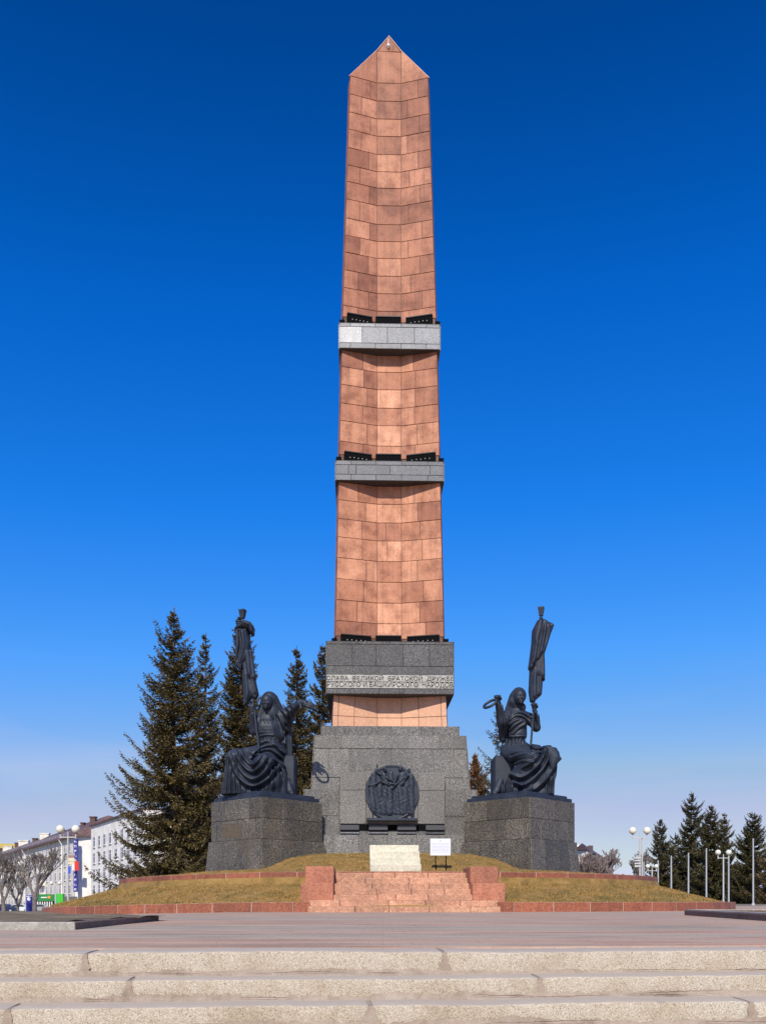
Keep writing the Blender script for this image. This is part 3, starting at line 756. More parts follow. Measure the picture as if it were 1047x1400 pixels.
tier(6.16, 5.88, zT[0], 6.71, [(zT[0],zT[1],(465,501,571,609)),(zT[1],zT[2],(449,478,535,563,593,621)),(zT[2],6.71,(467,512,558,601))], M['grey'])
tier(6.72, 6.66, 2.80, zT[0], [(2.80,3.55,(446,464,502,571,609)),(3.55,zT[0]-0.0,(432,464,608,636))], M['grey'])
tier(7.9, 7.7, 1.6, 2.82, [(1.6,2.82,(430,455,490,530,570,600,640))], M['grey'], wy0=7.4)
# raised central panel behind the medallion, frieze of floodlight boxes under it
pyf = -3.43
pn = []
for (xa, xb, ya, yb) in ((465,500,1056,1081),(571,608,1056,1081),(465,500,1081,1127),(500,571,1056,1081),(500,571,1081,1127),(571,608,1081,1127)):
    q = [(lx(xa,34.8),pyf+0.06,yd(yb,34.8)),(lx(xb,34.8),pyf+0.06,yd(yb,34.8)),(lx(xb,34.8),pyf+0.06,yd(ya,34.8)),(lx(xa,34.8),pyf+0.06,yd(ya,34.8))]
    mb = MB(); mb.slab(q, (0,-1,0), 0.07, 0.006, 0.008)
    mb.build('panel_slab', M['panel'] if 'panel' in M else M.setdefault('panel', granite('pale_panel_granite', (0.03,0.03,0.029),(0.140,0.132,0.120),(0.42,0.39,0.345), 20, 0.4, 0.5, 0.12)), ob)
X0, X1 = lx(465,34.8), lx(608,34.8)
mb = MB(); mb.box(X0, X1, pyf+0.045, pyf+0.12, yd(1136,34.8), yd(1128,34.8)); mb.build('frieze_back', M['black'], ob)
M['friezeb'] = mat('dark_bronze_box', (0.075,0.075,0.08), 0.35)
for a, b_ in ((465,491),(504,530),(543,569),(582,608)):
    mb = MB(); mb.bbox(lx(a,34.7), lx(b_,34.7), pyf-0.10, pyf+0.05, yd(1135.0,34.7), yd(1128.6,34.7), 0.015); mb.build('floodlight_box', M['friezeb'], ob)
    mb = MB(); mb.box(lx(a,34.7), lx(b_,34.7), pyf-0.03, pyf+0.05, yd(1139.8,34.7), yd(1138.3,34.7)); mb.build('slot_sill', M['band'], ob)
    mb = MB(); mb.box(lx(a,34.7), lx(b_,34.7), pyf-0.008, pyf+0.05, yd(1142.6,34.7), yd(1140,34.7)); mb.build('slot', M['black'], ob)

# medallion: high relief disc
md = mthing('relief_medallion', 'round dark bronze medallion with a relief of standing figures on the base front', 'relief')
def medallion():
    n = 190; rr = 1.03; cxm, czm = lx(536, 34.6), yd(1083, 34.6); yb = pyf-0.06
    u = np.linspace(-1.08, 1.08, n); U, V = np.meshgrid(u, u, indexing='ij')
    H = np.zeros_like(U)+0.02
    def cap(a, b_, ra, rb, h):
        nonlocal H
        a = np.array(a); b_ = np.array(b_); d = b_-a; t = np.clip(((U-a[0])*d[0]+(V-a[1])*d[1])/(d@d+1e-9), 0, 1)
        r = ra+(rb-ra)*t; dist = np.hypot(U-a[0]-d[0]*t, V-a[1]-d[1]*t)
        k = np.clip(1-(dist/r)**2, 0, 1); H = np.maximum(H, np.where(k > 0, h*np.sqrt(k)+0.02, 0))
    # pixel coordinates of the zoomed crop (10.47 px per photo px) -> local
    q = lambda x, y: ((x-480)/400, (545-y)/400)
    # lower robes: one mass of cloth with pleats, then torsos, arms and heads in low relief
    mass = np.clip((0.80-np.abs(U+0.02))/0.05, 0, 1)*np.clip((0.25-V)/0.08, 0, 1)*np.clip((V+0.86)/0.05, 0, 1)
    pl = 0.5+0.5*np.sin(U*34+1.2*np.sin(V*3+U*5)+np.where(U > 0, 2.0, 0.0)*V); hollow = np.exp(-((U-0.07-0.12*V)/0.05)**2)+np.exp(-((U+0.42+0.10*V)/0.04)**2)+0.8*np.exp(-((U-0.50+0.2*V)/0.04)**2)
    H = np.maximum(H, mass*(0.055+0.028*pl-0.035*np.clip(hollow, 0, 1)))
    for x0, x1, h in ((160,190,0.11),(290,285,0.10),(390,340,0.10),(455,440,0.10),(580,640,0.11),(690,660,0.10),(765,780,0.13)):
        cap(q(x0+5, 420), q(x1, 845), 0.10, 0.15, h)
    for a, b_, ra, rb, h in (((195,290),(195,430),0.13,0.15,0.14),((255,145),(255,175),0.075,0.07,0.12),((240,215),(245,235),0.075,0.07,0.15),((135,450),(230,430),0.04,0.04,0.16),((230,430),(325,375),0.04,0.03,0.18),
        ((375,200),(380,225),0.075,0.07,0.15),((345,300),(400,420),0.14,0.13,0.14),((300,270),(420,330),0.05,0.045,0.16),((380,330),(520,400),0.045,0.035,0.19),((330,400),(440,440),0.045,0.035,0.18),
        ((608,180),(608,210),0.085,0.08,0.16),((640,290),(610,420),0.15,0.12,0.15),((560,300),(505,430),0.05,0.04,0.18),((665,330),(520,450),0.045,0.035,0.19),
        ((735,205),(738,235),0.075,0.07,0.15),((765,290),(770,440),0.11,0.12,0.14),((720,280),(640,420),0.05,0.04,0.18),((765,140),(785,230),0.025,0.025,0.10),((460,270),(465,400),0.11,0.11,0.09),
        ((500,470),(470,500),0.045,0.05,0.17),((450,430),(530,420),0.05,0.04,0.18),((270,260),(330,300),0.06,0.05,0.15),((690,250),(740,300),0.06,0.06,0.15)):
        cap(q(*a), q(*b_), ra, rb, h)
    for k in range(9): H += 0.010*np.sin(U*60+k+V*6)*np.exp(-((U-(-0.8+0.2*k))**2)/0.01)*(V < 0.15)
    H += 0.010*np.sin(U*40+3*np.sin(V*9))*np.sin(V*19+2*np.sin(U*14))*(H > 0.05)
    Rr = np.hypot(U, V)
    H = np.where((Rr > 0.93) & (Rr < 1.02), np.maximum(H, 0.07), H)
    H = np.where(H > 0.02, 0.02+(H-0.02)*0.72, H)
    H = np.where((np.abs(U+0.0) < 0.22+0.25*(V-0.85)) & (V > 0.80) & (V < 0.95), 0.01, H)
    keep = (Rr < 1.02) | (H > 0.09)
    x = cxm+U*rr*0.98; z = czm+V*rr*0.98; y = yb-H
    v = np.stack([x, y, z], -1).reshape(-1, 3)
    i, j = np.meshgrid(np.arange(n-1), np.arange(n-1), indexing='ij')
    k = keep[:-1, :-1] & keep[1:, :-1] & keep[:-1, 1:] & keep[1:, 1:]
    a = (i*n+j)[k]; f = np.stack([a, a+n, a+n+1, a+1], 1)
    o = np_mesh('relief', v, f, M['bronze'], md, True)
    mb = MB(); mb.cyl((cxm, yb+0.02, czm), (cxm, yb-0.025, czm), rr*1.0, rr*1.0, 64); mb.build('disc', M['bronze'], md)
    xa, xb = lx(501,34.5), lx(571,34.5)
    mb = MB(); mb.bbox(xa, xb, yb-0.30, yb, yd(1122,34.4), yd(1118.5,34.4), 0.01); mb.build('shelf', M['bronze'], md)
    mb = MB()
    for k in range(16):
        a0 = R(-125+70*k/16); a1 = R(-125+70*(k+1)/16)
        for r_, ra in ((rr*1.0, 0.04),): mb.cyl((cxm+r_*math.cos(a0), yb-0.05, czm+r_*math.sin(a0)), (cxm+r_*math.cos(a1), yb-0.05, czm+r_*math.sin(a1)), ra, n=8)
    mb.build('lower_rim', M['bronze'], md, True)
medallion()

# ---------------------------------------------------------------- statue pedestals
def pedestal(cxp, label, plaque_side, jt, jm):
    c = toloc((cxp, 34.15, 0)); t = mthing('statue_pedestal', label, 'pedestal', 'granite statue pedestals')
    def sq(h, z): return [(c[0], c[1]-h, z), (c[0]+h, c[1], z), (c[0], c[1]+h, z), (c[0]-h, c[1], z)]
    H = 2.10
    rows = [(1.0, 2.50, 2.36, 2.19, 'low'), (2.50, 3.24, H, H, 'mid'), (3.24, 3.98, H, H, 'top')]
    for z0, z1, h0, h1, nm in rows:
        mb = MB(); mb.prism(sq(h0-0.06, z0), sq(h1-0.06, z1-0.008)); mb.build('pedestal_core', M['greymortar'] if nm != 'low' else M['darkjoint'], t)
        a, b_ = sq(h0-0.06, z0), sq(h1-0.06, z1)
        for e in range(4):
            p0, p1, q0, q1 = [np.array(v) for v in (a[e], a[(e+1) % 4], b_[e], b_[(e+1) % 4])]
            if e in (0, 3): js = {'low': [0.28,0.56,0.8], 'mid': jm[e//3], 'top': jt[e//3]}[nm]
            else: js = [0.33, 0.66]
            jj = [0]+list(js)+[1]
            for u0, u1 in zip(jj[:-1], jj[1:]):
                q = [p0+(p1-p0)*u0, p0+(p1-p0)*u1, q0+(q1-q0)*u1, q0+(q1-q0)*u0]
                mb = MB(); mb.slab(q, np.cross(q[1]-q[0], q[3]-q[0]), 0.045+rnd.uniform(-0.006,0.006), 0.007, 0.009)
                mb.build('granite_block', M['dark'], t)
    mb = MB(); mb.prism(sq(H-0.03, 3.97), sq(H-0.03, 3.978)); mb.build('top_slab', M['dark'], t)
    # plaque with small lettering on the outer face
    s = plaque_side
    A = np.array((c[0], c[1]-H+0.02, 0)); B = np.array((c[0]+s*H-s*0.02, c[1], 0)); d = (B-A); Ln = np.linalg.norm(d); d /= Ln; n = np.array((s*0.7071, -0.7071, 0))
    if s > 0: u0, u1 = (0.30, 0.75)
    else: u0, u1 = (0.36, 0.76)
    def quadbox(ua, ub, za, zb, off, th_):
        p = A+d*ua*Ln+n*off; q = A+d*ub*Ln+n*off
        lo = [p, q, q-n*th_, p-n*th_]
        if s < 0: lo = lo[::-1]
        m2 = MB(); m2.prism([v+np.array((0,0,za)) for v in lo], [v+np.array((0,0,zb)) for v in lo]); return m2
    pl = quadbox(u0, u1, 2.62, 3.12, 0.014, 0.01).build('plaque', M['plaque'], t)
    r3 = random.Random(9); m3 = MB()
    for i in range(6):
        u = u0+0.03; z = 3.05-0.075*i
        while u < u1-0.05:
            ww = r3.uniform(0.008, 0.03); q = quadbox(u, u+ww, z-0.03, z, 0.018, 0.003); m3.add(q.v, q.f); u += ww+0.007
    M.setdefault('plaqueink', mat('plaque_lettering', (0.17,0.12,0.06), 0.5)); m3.build('lettering', M['plaqueink'], pl)
    return t, c
pedestal(-4.34, 'dark granite pedestal under the left statue with its corner forward', -1, ([0.33,0.62],[0.5,0.78]), ([0.33,0.62],[0.72,0.9]))
pedestal(5.09, 'dark granite pedestal under the right statue with its corner forward', 1, ([0.5],[0.36,0.68]), ([0.22,0.82],[0.36,0.66]))

# ---------------------------------------------------------------- SDF sculpting
class Field:
    def __init__(s, b0, b1, res):
        s.o = np.array(b0, float); s.res = res
        s.n = np.ceil((np.array(b1)-s.o)/res).astype(int)+1
        s.ax = [(s.o[i]+np.arange(s.n[i])*res).astype(np.float32) for i in range(3)]
        s.F = np.full(s.n, 0.6, np.float32)
    def sub(s, lo, hi, m):
        sl = []
        for i in range(3):
            a = int(max(0, math.floor((lo[i]-m-s.o[i])/s.res))); b_ = int(min(s.n[i], math.ceil((hi[i]+m-s.o[i])/s.res)+1))
            if b_ <= a: return None
            sl.append(slice(a, b_))
        X = s.ax[0][sl[0]][:, None, None]; Y = s.ax[1][sl[1]][None, :, None]; Z = s.ax[2][sl[2]][None, None, :]
        return tuple(sl), X, Y, Z
    def comb(s, sl, d, k, op):
        A = s.F[sl]
        if op == 'add':
            h = np.clip(0.5+0.5*(A-d)/k, 0, 1); s.F[sl] = A+(d-A)*h-k*h*(1-h)
        else:
            d = -d; h = np.clip(0.5-0.5*(A-d)/k, 0, 1); s.F[sl] = A+(d-A)*h+k*h*(1-h)
    def cone(s, a, b_, ra, rb, k=0.06, op='add'):
        a = np.array(a, float); b_ = np.array(b_, float); m = max(ra, rb)+max(0.16, k*1.5)
        q = s.sub(np.minimum(a, b_), np.maximum(a, b_), m)
        if q is None: return
        sl, X, Y, Z = q; d = b_-a; L2 = float(d@d)+1e-9
        t = np.clip(((X-a[0])*d[0]+(Y-a[1])*d[1]+(Z-a[2])*d[2])/L2, 0, 1)
        dist = np.sqrt((X-a[0]-d[0]*t)**2+(Y-a[1]-d[1]*t)**2+(Z-a[2]-d[2]*t)**2)-(ra+(rb-ra)*t)
        s.comb(sl, dist.astype(np.float32), k, op)
    def poly(s, pts, r, k=0.05, op='add', r1=None):
        n = len(pts)-1
        for i in range(n):
            ra = r if r1 is None else r+(r1-r)*i/n; rb = r if r1 is None else r+(r1-r)*(i+1)/n
            s.cone(pts[i], pts[i+1], ra, rb, k, op)
    def ell(s, c, r, k=0.06, op='add', rot=None):
        c = np.array(c, float); r = np.array(r, float); q = s.sub(c-max(r), c+max(r), max(0.16, k*1.5))
        if q is None: return
        sl, X, Y, Z = q; x, y, z = X-c[0], Y-c[1], Z-c[2]
        if rot is not None:
            Mx = np.array(rot); x, y, z = (Mx[0,0]*x+Mx[1,0]*y+Mx[2,0]*z, Mx[0,1]*x+Mx[1,1]*y+Mx[2,1]*z, Mx[0,2]*x+Mx[1,2]*y+Mx[2,2]*z)
        k0 = np.sqrt((x/r[0])**2+(y/r[1])**2+(z/r[2])**2); k1 = np.sqrt((x/r[0]**2)**2+(y/r[1]**2)**2+(z/r[2]**2)**2)+1e-6
        s.comb(sl, (k0*(k0-1)/k1).astype(np.float32), k, op)
    def floor(s, z):
        Z = s.ax[2][None, None, :]; s.F = np.maximum(s.F, z-Z)
    def curve_d(s, pts):
        """signed distance in the x-z plane to a polyline, and the position along it"""
        X = s.ax[0][:, None].astype(float); Z = s.ax[2][None, :].astype(float)
        best = np.full((s.n[0], s.n[2]), 9.0); sg = np.ones_like(best); tt = np.zeros_like(best); n = len(pts)-1
        for i in range(n):
            ax_, az = pts[i][0], pts[i][2]; dx, dz = pts[i+1][0]-ax_, pts[i+1][2]-az; L2 = dx*dx+dz*dz+1e-12
            t_ = np.clip(((X-ax_)*dx+(Z-az)*dz)/L2, 0, 1); ex, ez = X-ax_-dx*t_, Z-az-dz*t_; d = np.hypot(ex, ez); m = d < best
            best = np.where(m, d, best); sg = np.where(m, np.sign(dx*ez-dz*ex), sg); tt = np.where(m, (i+t_)/n, tt)
        return best*sg, tt
    def fold(s, pts, amp, w_, y_back=0.3, trough=0.8, ends=(0.15, 0.15)):
        """cloth fold: a crest along the curve with a trough on its left side (right side if trough < 0)"""
        d, t_ = s.curve_d(pts)
        fade = np.clip(t_/max(ends[0], 1e-3), 0, 1)*np.clip((1-t_)/max(ends[1], 1e-3), 0, 1); fade = np.sqrt(fade)
        k = np.sign(trough) if trough else 1
        h = np.exp(-(d/w_)**2)-abs(trough)*np.exp(-((d-k*1.55*w_)/(w_*0.85))**2)
        h = (amp*fade*h).astype(np.float32)
        msk = np.clip((y_back-s.ax[1])/0.25, 0, 1).astype(np.float32)
        s.F -= h[:, None, :]*msk[None, :, None]
    def polyd(s, poly):
        X = s.ax[0][:, None].astype(float); Z = s.ax[2][None, :].astype(float); n = len(poly)
        best = np.full((s.n[0], s.n[2]), 9.0); ins = np.zeros_like(best, bool)
        for i in range(n):
            ax_, az = poly[i][0], poly[i][2]; bx, bz = poly[(i+1) % n][0], poly[(i+1) % n][2]; dx, dz = bx-ax_, bz-az
            t_ = np.clip(((X-ax_)*dx+(Z-az)*dz)/(dx*dx+dz*dz+1e-12), 0, 1); best = np.minimum(best, np.hypot(X-ax_-dx*t_, Z-az-dz*t_))
            c = ((az > Z) != (bz > Z)) & (X < ax_+(Z-az)/(bz-az+1e-12)*dx); ins ^= c
        return np.where(ins, -best, best)
    def sheet(s, poly, yf, yb, bulge, soft, folds=(), k=0.02):
        """wrapped cloth: outline in the x-z plane, domed front and back, with folds (curve, amp, width, trough)"""
        pd = s.polyd(poly); dome = bulge*np.sqrt(np.clip(1-np.exp(np.minimum(pd, 0)/soft), 0, 1)); fr = yf-dome
        for crv, amp, w_, tr in folds:
            d, t_ = s.curve_d(crv); k2 = np.sign(tr) if tr else 1; fd = np.clip(t_/0.06, 0, 1)*np.clip((1-t_)/0.06, 0, 1)
            fr = fr-amp*np.sqrt(fd)*(np.exp(-(d/w_)**2)-abs(tr)*np.exp(-((d-k2*1.6*w_)/w_)**2))
        bk = yb+dome*0.7; Y = s.ax[1][None, :, None]
        d3 = np.maximum(np.maximum(fr[:, None, :]-Y, Y-bk[:, None, :]), pd[:, None, :]).astype(np.float32)
        h = np.clip(0.5+0.5*(s.F-d3)/k, 0, 1); s.F = s.F+(d3-s.F)*h-k*h*(1-h)
    def mesh(s, name, material, parent):
        F_ = s.F; n = s.n
        F_[0] = F_[-1] = 0.5; F_[:, 0] = F_[:, -1] = 0.5; F_[:, :, 0] = F_[:, :, -1] = 0.5
        cell = np.zeros(np.array(n)-1, bool); ins = F_ < 0
        cnt = np.zeros(np.array(n)-1, np.int16)
        for dx in (0, 1):
            for dy in (0, 1):
                for dz in (0, 1): cnt += ins[dx:n[0]-1+dx, dy:n[1]-1+dy, dz:n[2]-1+dz]
        act = (cnt > 0) & (cnt < 8); idx = np.argwhere(act); ids = np.full(act.shape, -1, np.int64); ids[act] = np.arange(len(idx))
        acc = np.zeros((len(idx), 3)); c = np.zeros(len(idx))
        corners = [(0,0,0),(1,0,0),(0,1,0),(1,1,0),(0,0,1),(1,0,1),(0,1,1),(1,1,1)]
        vals = np.stack([F_[idx[:,0]+a, idx[:,1]+b_, idx[:,2]+d] for a, b_, d in corners], 1)
        for e0, e1 in ((0,1),(2,3),(4,5),(6,7),(0,2),(1,3),(4,6),(5,7),(0,4),(1,5),(2,6),(3,7)):
            v0, v1 = vals[:, e0], vals[:, e1]; m = (v0 < 0) != (v1 < 0)
            t = np.where(m, v0/np.where(m, v0-v1, 1), 0)[:, None]
            p = np.array(corners[e0])+t*(np.array(corners[e1])-np.array(corners[e0]))
            acc[m] += p[m]; c[m] += 1
        v = (idx+acc/c[:, None])*s.res+s.o
        faces = []
        for ax in range(3):
            o1, o2 = [i for i in range(3) if i != ax]
            sl0 = [slice(1, n[i]-1) for i in range(3)]; sl0[ax] = slice(0, n[ax]-1)
            sl1 = list(sl0); sl1[ax] = slice(1, n[ax])
            A = ins[tuple(sl0)]; B = ins[tuple(sl1)]; ch = np.argwhere(A != B)
            off = np.array([1 if i != ax else 0 for i in range(3)]); base = ch+off
            fl = A[ch[:,0], ch[:,1], ch[:,2]]
            e1 = np.zeros(3, int); e1[o1] = 1; e2 = np.zeros(3, int); e2[o2] = 1
            g = lambda q: ids[q[:,0], q[:,1], q[:,2]]
            quad = np.stack([g(base-e1-e2), g(base-e2), g(base), g(base-e1)], 1)
            flip = fl if ax != 1 else ~fl
            quad = np.where(flip[:, None], quad, quad[:, ::-1]); faces.append(quad)
        f = np.concatenate(faces); f = f[(f >= 0).all(1)]
        return np_mesh(name, v, f, material, parent, True)

def hand(fd, wrist, palm_dir, side_dir, size, curl, spread=0.0, thumb=1):
    """palm + four fingers + thumb, rooted in the palm"""
    w_ = np.array(wrist, float); d = np.array(palm_dir, float); d /= np.linalg.norm(d); sdv = np.array(side_dir, float); sdv -= d*(sdv@d); sdv /= np.linalg.norm(sdv)
    up = np.cross(sdv, d); pl = size*0.45; pc = w_+d*pl*0.5
    fd.cone(w_, w_+d*pl*0.8-sdv*size*0.10, size*0.13, size*0.14, 0.03); fd.cone(w_, w_+d*pl*0.8+sdv*size*0.10, size*0.13, size*0.14, 0.03)
    for i, ln in enumerate((0.42, 0.50, 0.46, 0.36)):
        off = (-0.20+0.133*i); root = w_+d*pl*0.9+sdv*size*off
        p = root; ang = 0.15
        for sgm, fr in enumerate((0.42, 0.32, 0.26)):
            ang += curl*(0.7 if sgm == 0 else 1.0)
            dv = d*math.cos(ang)-up*math.sin(ang)+sdv*spread*(i-1.5)
            q = p+dv*size*ln*fr; r0 = size*(0.062-0.008*sgm); fd.cone(p, q, r0, r0*0.9, 0.008); p = q
    r = w_+d*pl*0.25-sdv*thumb*size*0.14; t1 = r+(d*0.6-sdv*thumb*0.6-up*0.35*curl)*size*0.22; t2 = t1+(d*0.8-up*0.6*curl)*size*0.17
    fd.cone(r, t1, size*0.075, size*0.065, 0.02); fd.cone(t1, t2, size*0.065, size*0.055, 0.01)

def face(fd, c, s, fwd):
    """head with features; c centre, s half height, fwd horizontal facing"""
    c = np.array(c, float); f = np.array((fwd[0], fwd[1], fwd[2] if len(fwd) > 2 else 0.0)); f /= np.linalg.norm(f)
    rt = np.cross(f, (0, 0, 1)); rt /= np.linalg.norm(rt); up = np.cross(rt, f)
    rot = np.stack([rt, f, up], 1)
    fd.ell(c, (0.74*s, 0.88*s, 1.0*s), 0.04, 'add', rot)
    fd.ell(c+f*0.25*s-up*0.5*s, (0.52*s, 0.55*s, 0.5*s), 0.05, 'add', rot)
    pt = lambda a, b_, d: c+rt*a*s+f*b_*s+up*d*s
    for e in (-1, 1):
        fd.ell(pt(0.33*e, 0.86, 0.08), (0.21*s, 0.15*s, 0.12*s), 0.03, 'cut', rot)
        fd.ell(pt(0.32*e, 0.74, 0.07), (0.13*s, 0.11*s, 0.075*s), 0.012, 'add', rot)
        fd.cone(pt(0.10*e, 0.90, 0.24), pt(0.52*e, 0.70, 0.24), 0.07*s, 0.05*s, 0.03)
        fd.ell(pt(0.40*e, 0.66, -0.22), (0.2*s, 0.16*s, 0.2*s), 0.05, 'add', rot)
    fd.cone(pt(0, 0.84, 0.2), pt(0, 0.98, -0.22), 0.06*s, 0.10*s, 0.03)
    fd.cone(pt(-0.19, 0.84, -0.5), pt(0.19, 0.84, -0.5), 0.055*s, 0.055*s, 0.02); fd.cone(pt(-0.15, 0.83, -0.62), pt(0.15, 0.83, -0.62), 0.06*s, 0.06*s, 0.02)
    fd.ell(pt(0, 0.74, -0.86), (0.2*s, 0.16*s, 0.16*s), 0.05, 'add', rot)

def bez(pts, n=10):
    """smooth curve through control points (Catmull-Rom)"""
    p = [np.array(v, float) for v in pts]; p = [2*p[0]-p[1]]+p+[2*p[-1]-p[-2]]; out = []
    for i in range(1, len(p)-2):
        for k in range(n):
            t = k/n; out.append(0.5*((2*p[i])+(-p[i-1]+p[i+1])*t+(2*p[i-1]-5*p[i]+4*p[i+1]-p[i+2])*t*t+(-p[i-1]+3*p[i]-3*p[i+1]+p[i+2])*t**3))
    out.append(p[-2]); return out

ZB = 4.22            # top of the bronze plinth
PX = 33.6/F          # metres per photo pixel at the statues

def statue(spec):
    org = np.array(spec['origin']); t = empty('seated_woman_statue', tuple(org), 0, spec['label'], 'statue', 'seated bronze women beside the obelisk')
    W = lambda px, py, d: P(px, py, d)-org      # statue-local metres
    Bm = M['bronze']
    # plinth slabs (corner forward, turned like the pedestal)
    cp = toworld(toloc((spec['ped'], 34.15, 0)))-org
    for h, z0, z1 in ((1.96, 3.982, 4.12), (1.78, 4.12, 4.22)):
        mb = MB(); q = [(cp[0]+a*h, cp[1]+b_*h) for a, b_ in ((0,-1),(1,0),(0,1),(-1,0))]
        b0 = 0.015; q1 = [(cp[0]+a*(h-b0), cp[1]+b_*(h-b0)) for a, b_ in ((0,-1),(1,0),(0,1),(-1,0))]
        mb.prism([(x, y, z0-org[2]) for x, y in q], [(x, y, z1-b0-org[2]) for x, y in q]); mb.prism([(x, y, z1-b0-org[2]) for x, y in q], [(x, y, z1-org[2]) for x, y in q1])
        mb.build('plinth_slab', Bm, t)
    spec['build'](t, W, Bm, org)
    return t

def torus(mb, c, u, v, Rr, r_, n=36, m=10):
    c = Vector(c); u = Vector(u).normalized(); v = (Vector(v)-u*Vector(v).dot(u)).normalized(); w_ = u.cross(v); vs = []
    for i in range(n):
        a = 2*math.pi*i/n; e = u*math.cos(a)+v*math.sin(a)
        for j in range(m):
            b_ = 2*math.pi*j/m; vs.append(c+e*(Rr+r_*math.cos(b_))+w_*r_*math.sin(b_))
    mb.add(vs, [(i*m+j, ((i+1) % n)*m+j, ((i+1) % n)*m+(j+1) % m, i*m+(j+1) % m) for i in range(n) for j in range(m)])

def finial(W, px, py, d, tiltx, parent, material):
    c = W(px, py, d); mb = MB()
    # flared square cup on a ball
    s0, s1, h = 3.6*PX, 5.6*PX, 11.5*PX
    def ringq(s, z, rot): return [(c[0]+tiltx*z+s*math.cos(rot+k*math.pi/2), c[1]+s*math.sin(rot+k*math.pi/2), c[2]+z) for k in range(4)]
    mb.prism(ringq(s0, 0, 0.5), ringq(s1, h*0.85, 0.5)); mb.prism(ringq(s1*1.06, h*0.85, 0.5), ringq(s1*1.06, h, 0.5))
    o = mb.build('finial_cup', material, parent)
    mb = MB(); mb.sphere((c[0], c[1], c[2]-3.2*PX), 2.6*PX, 14, 10); mb.cyl((c[0], c[1], c[2]-8*PX), (c[0], c[1], c[2]+0.5*PX), 1.3*PX, n=10)
    mb.build('finial_ball', material, o, True)

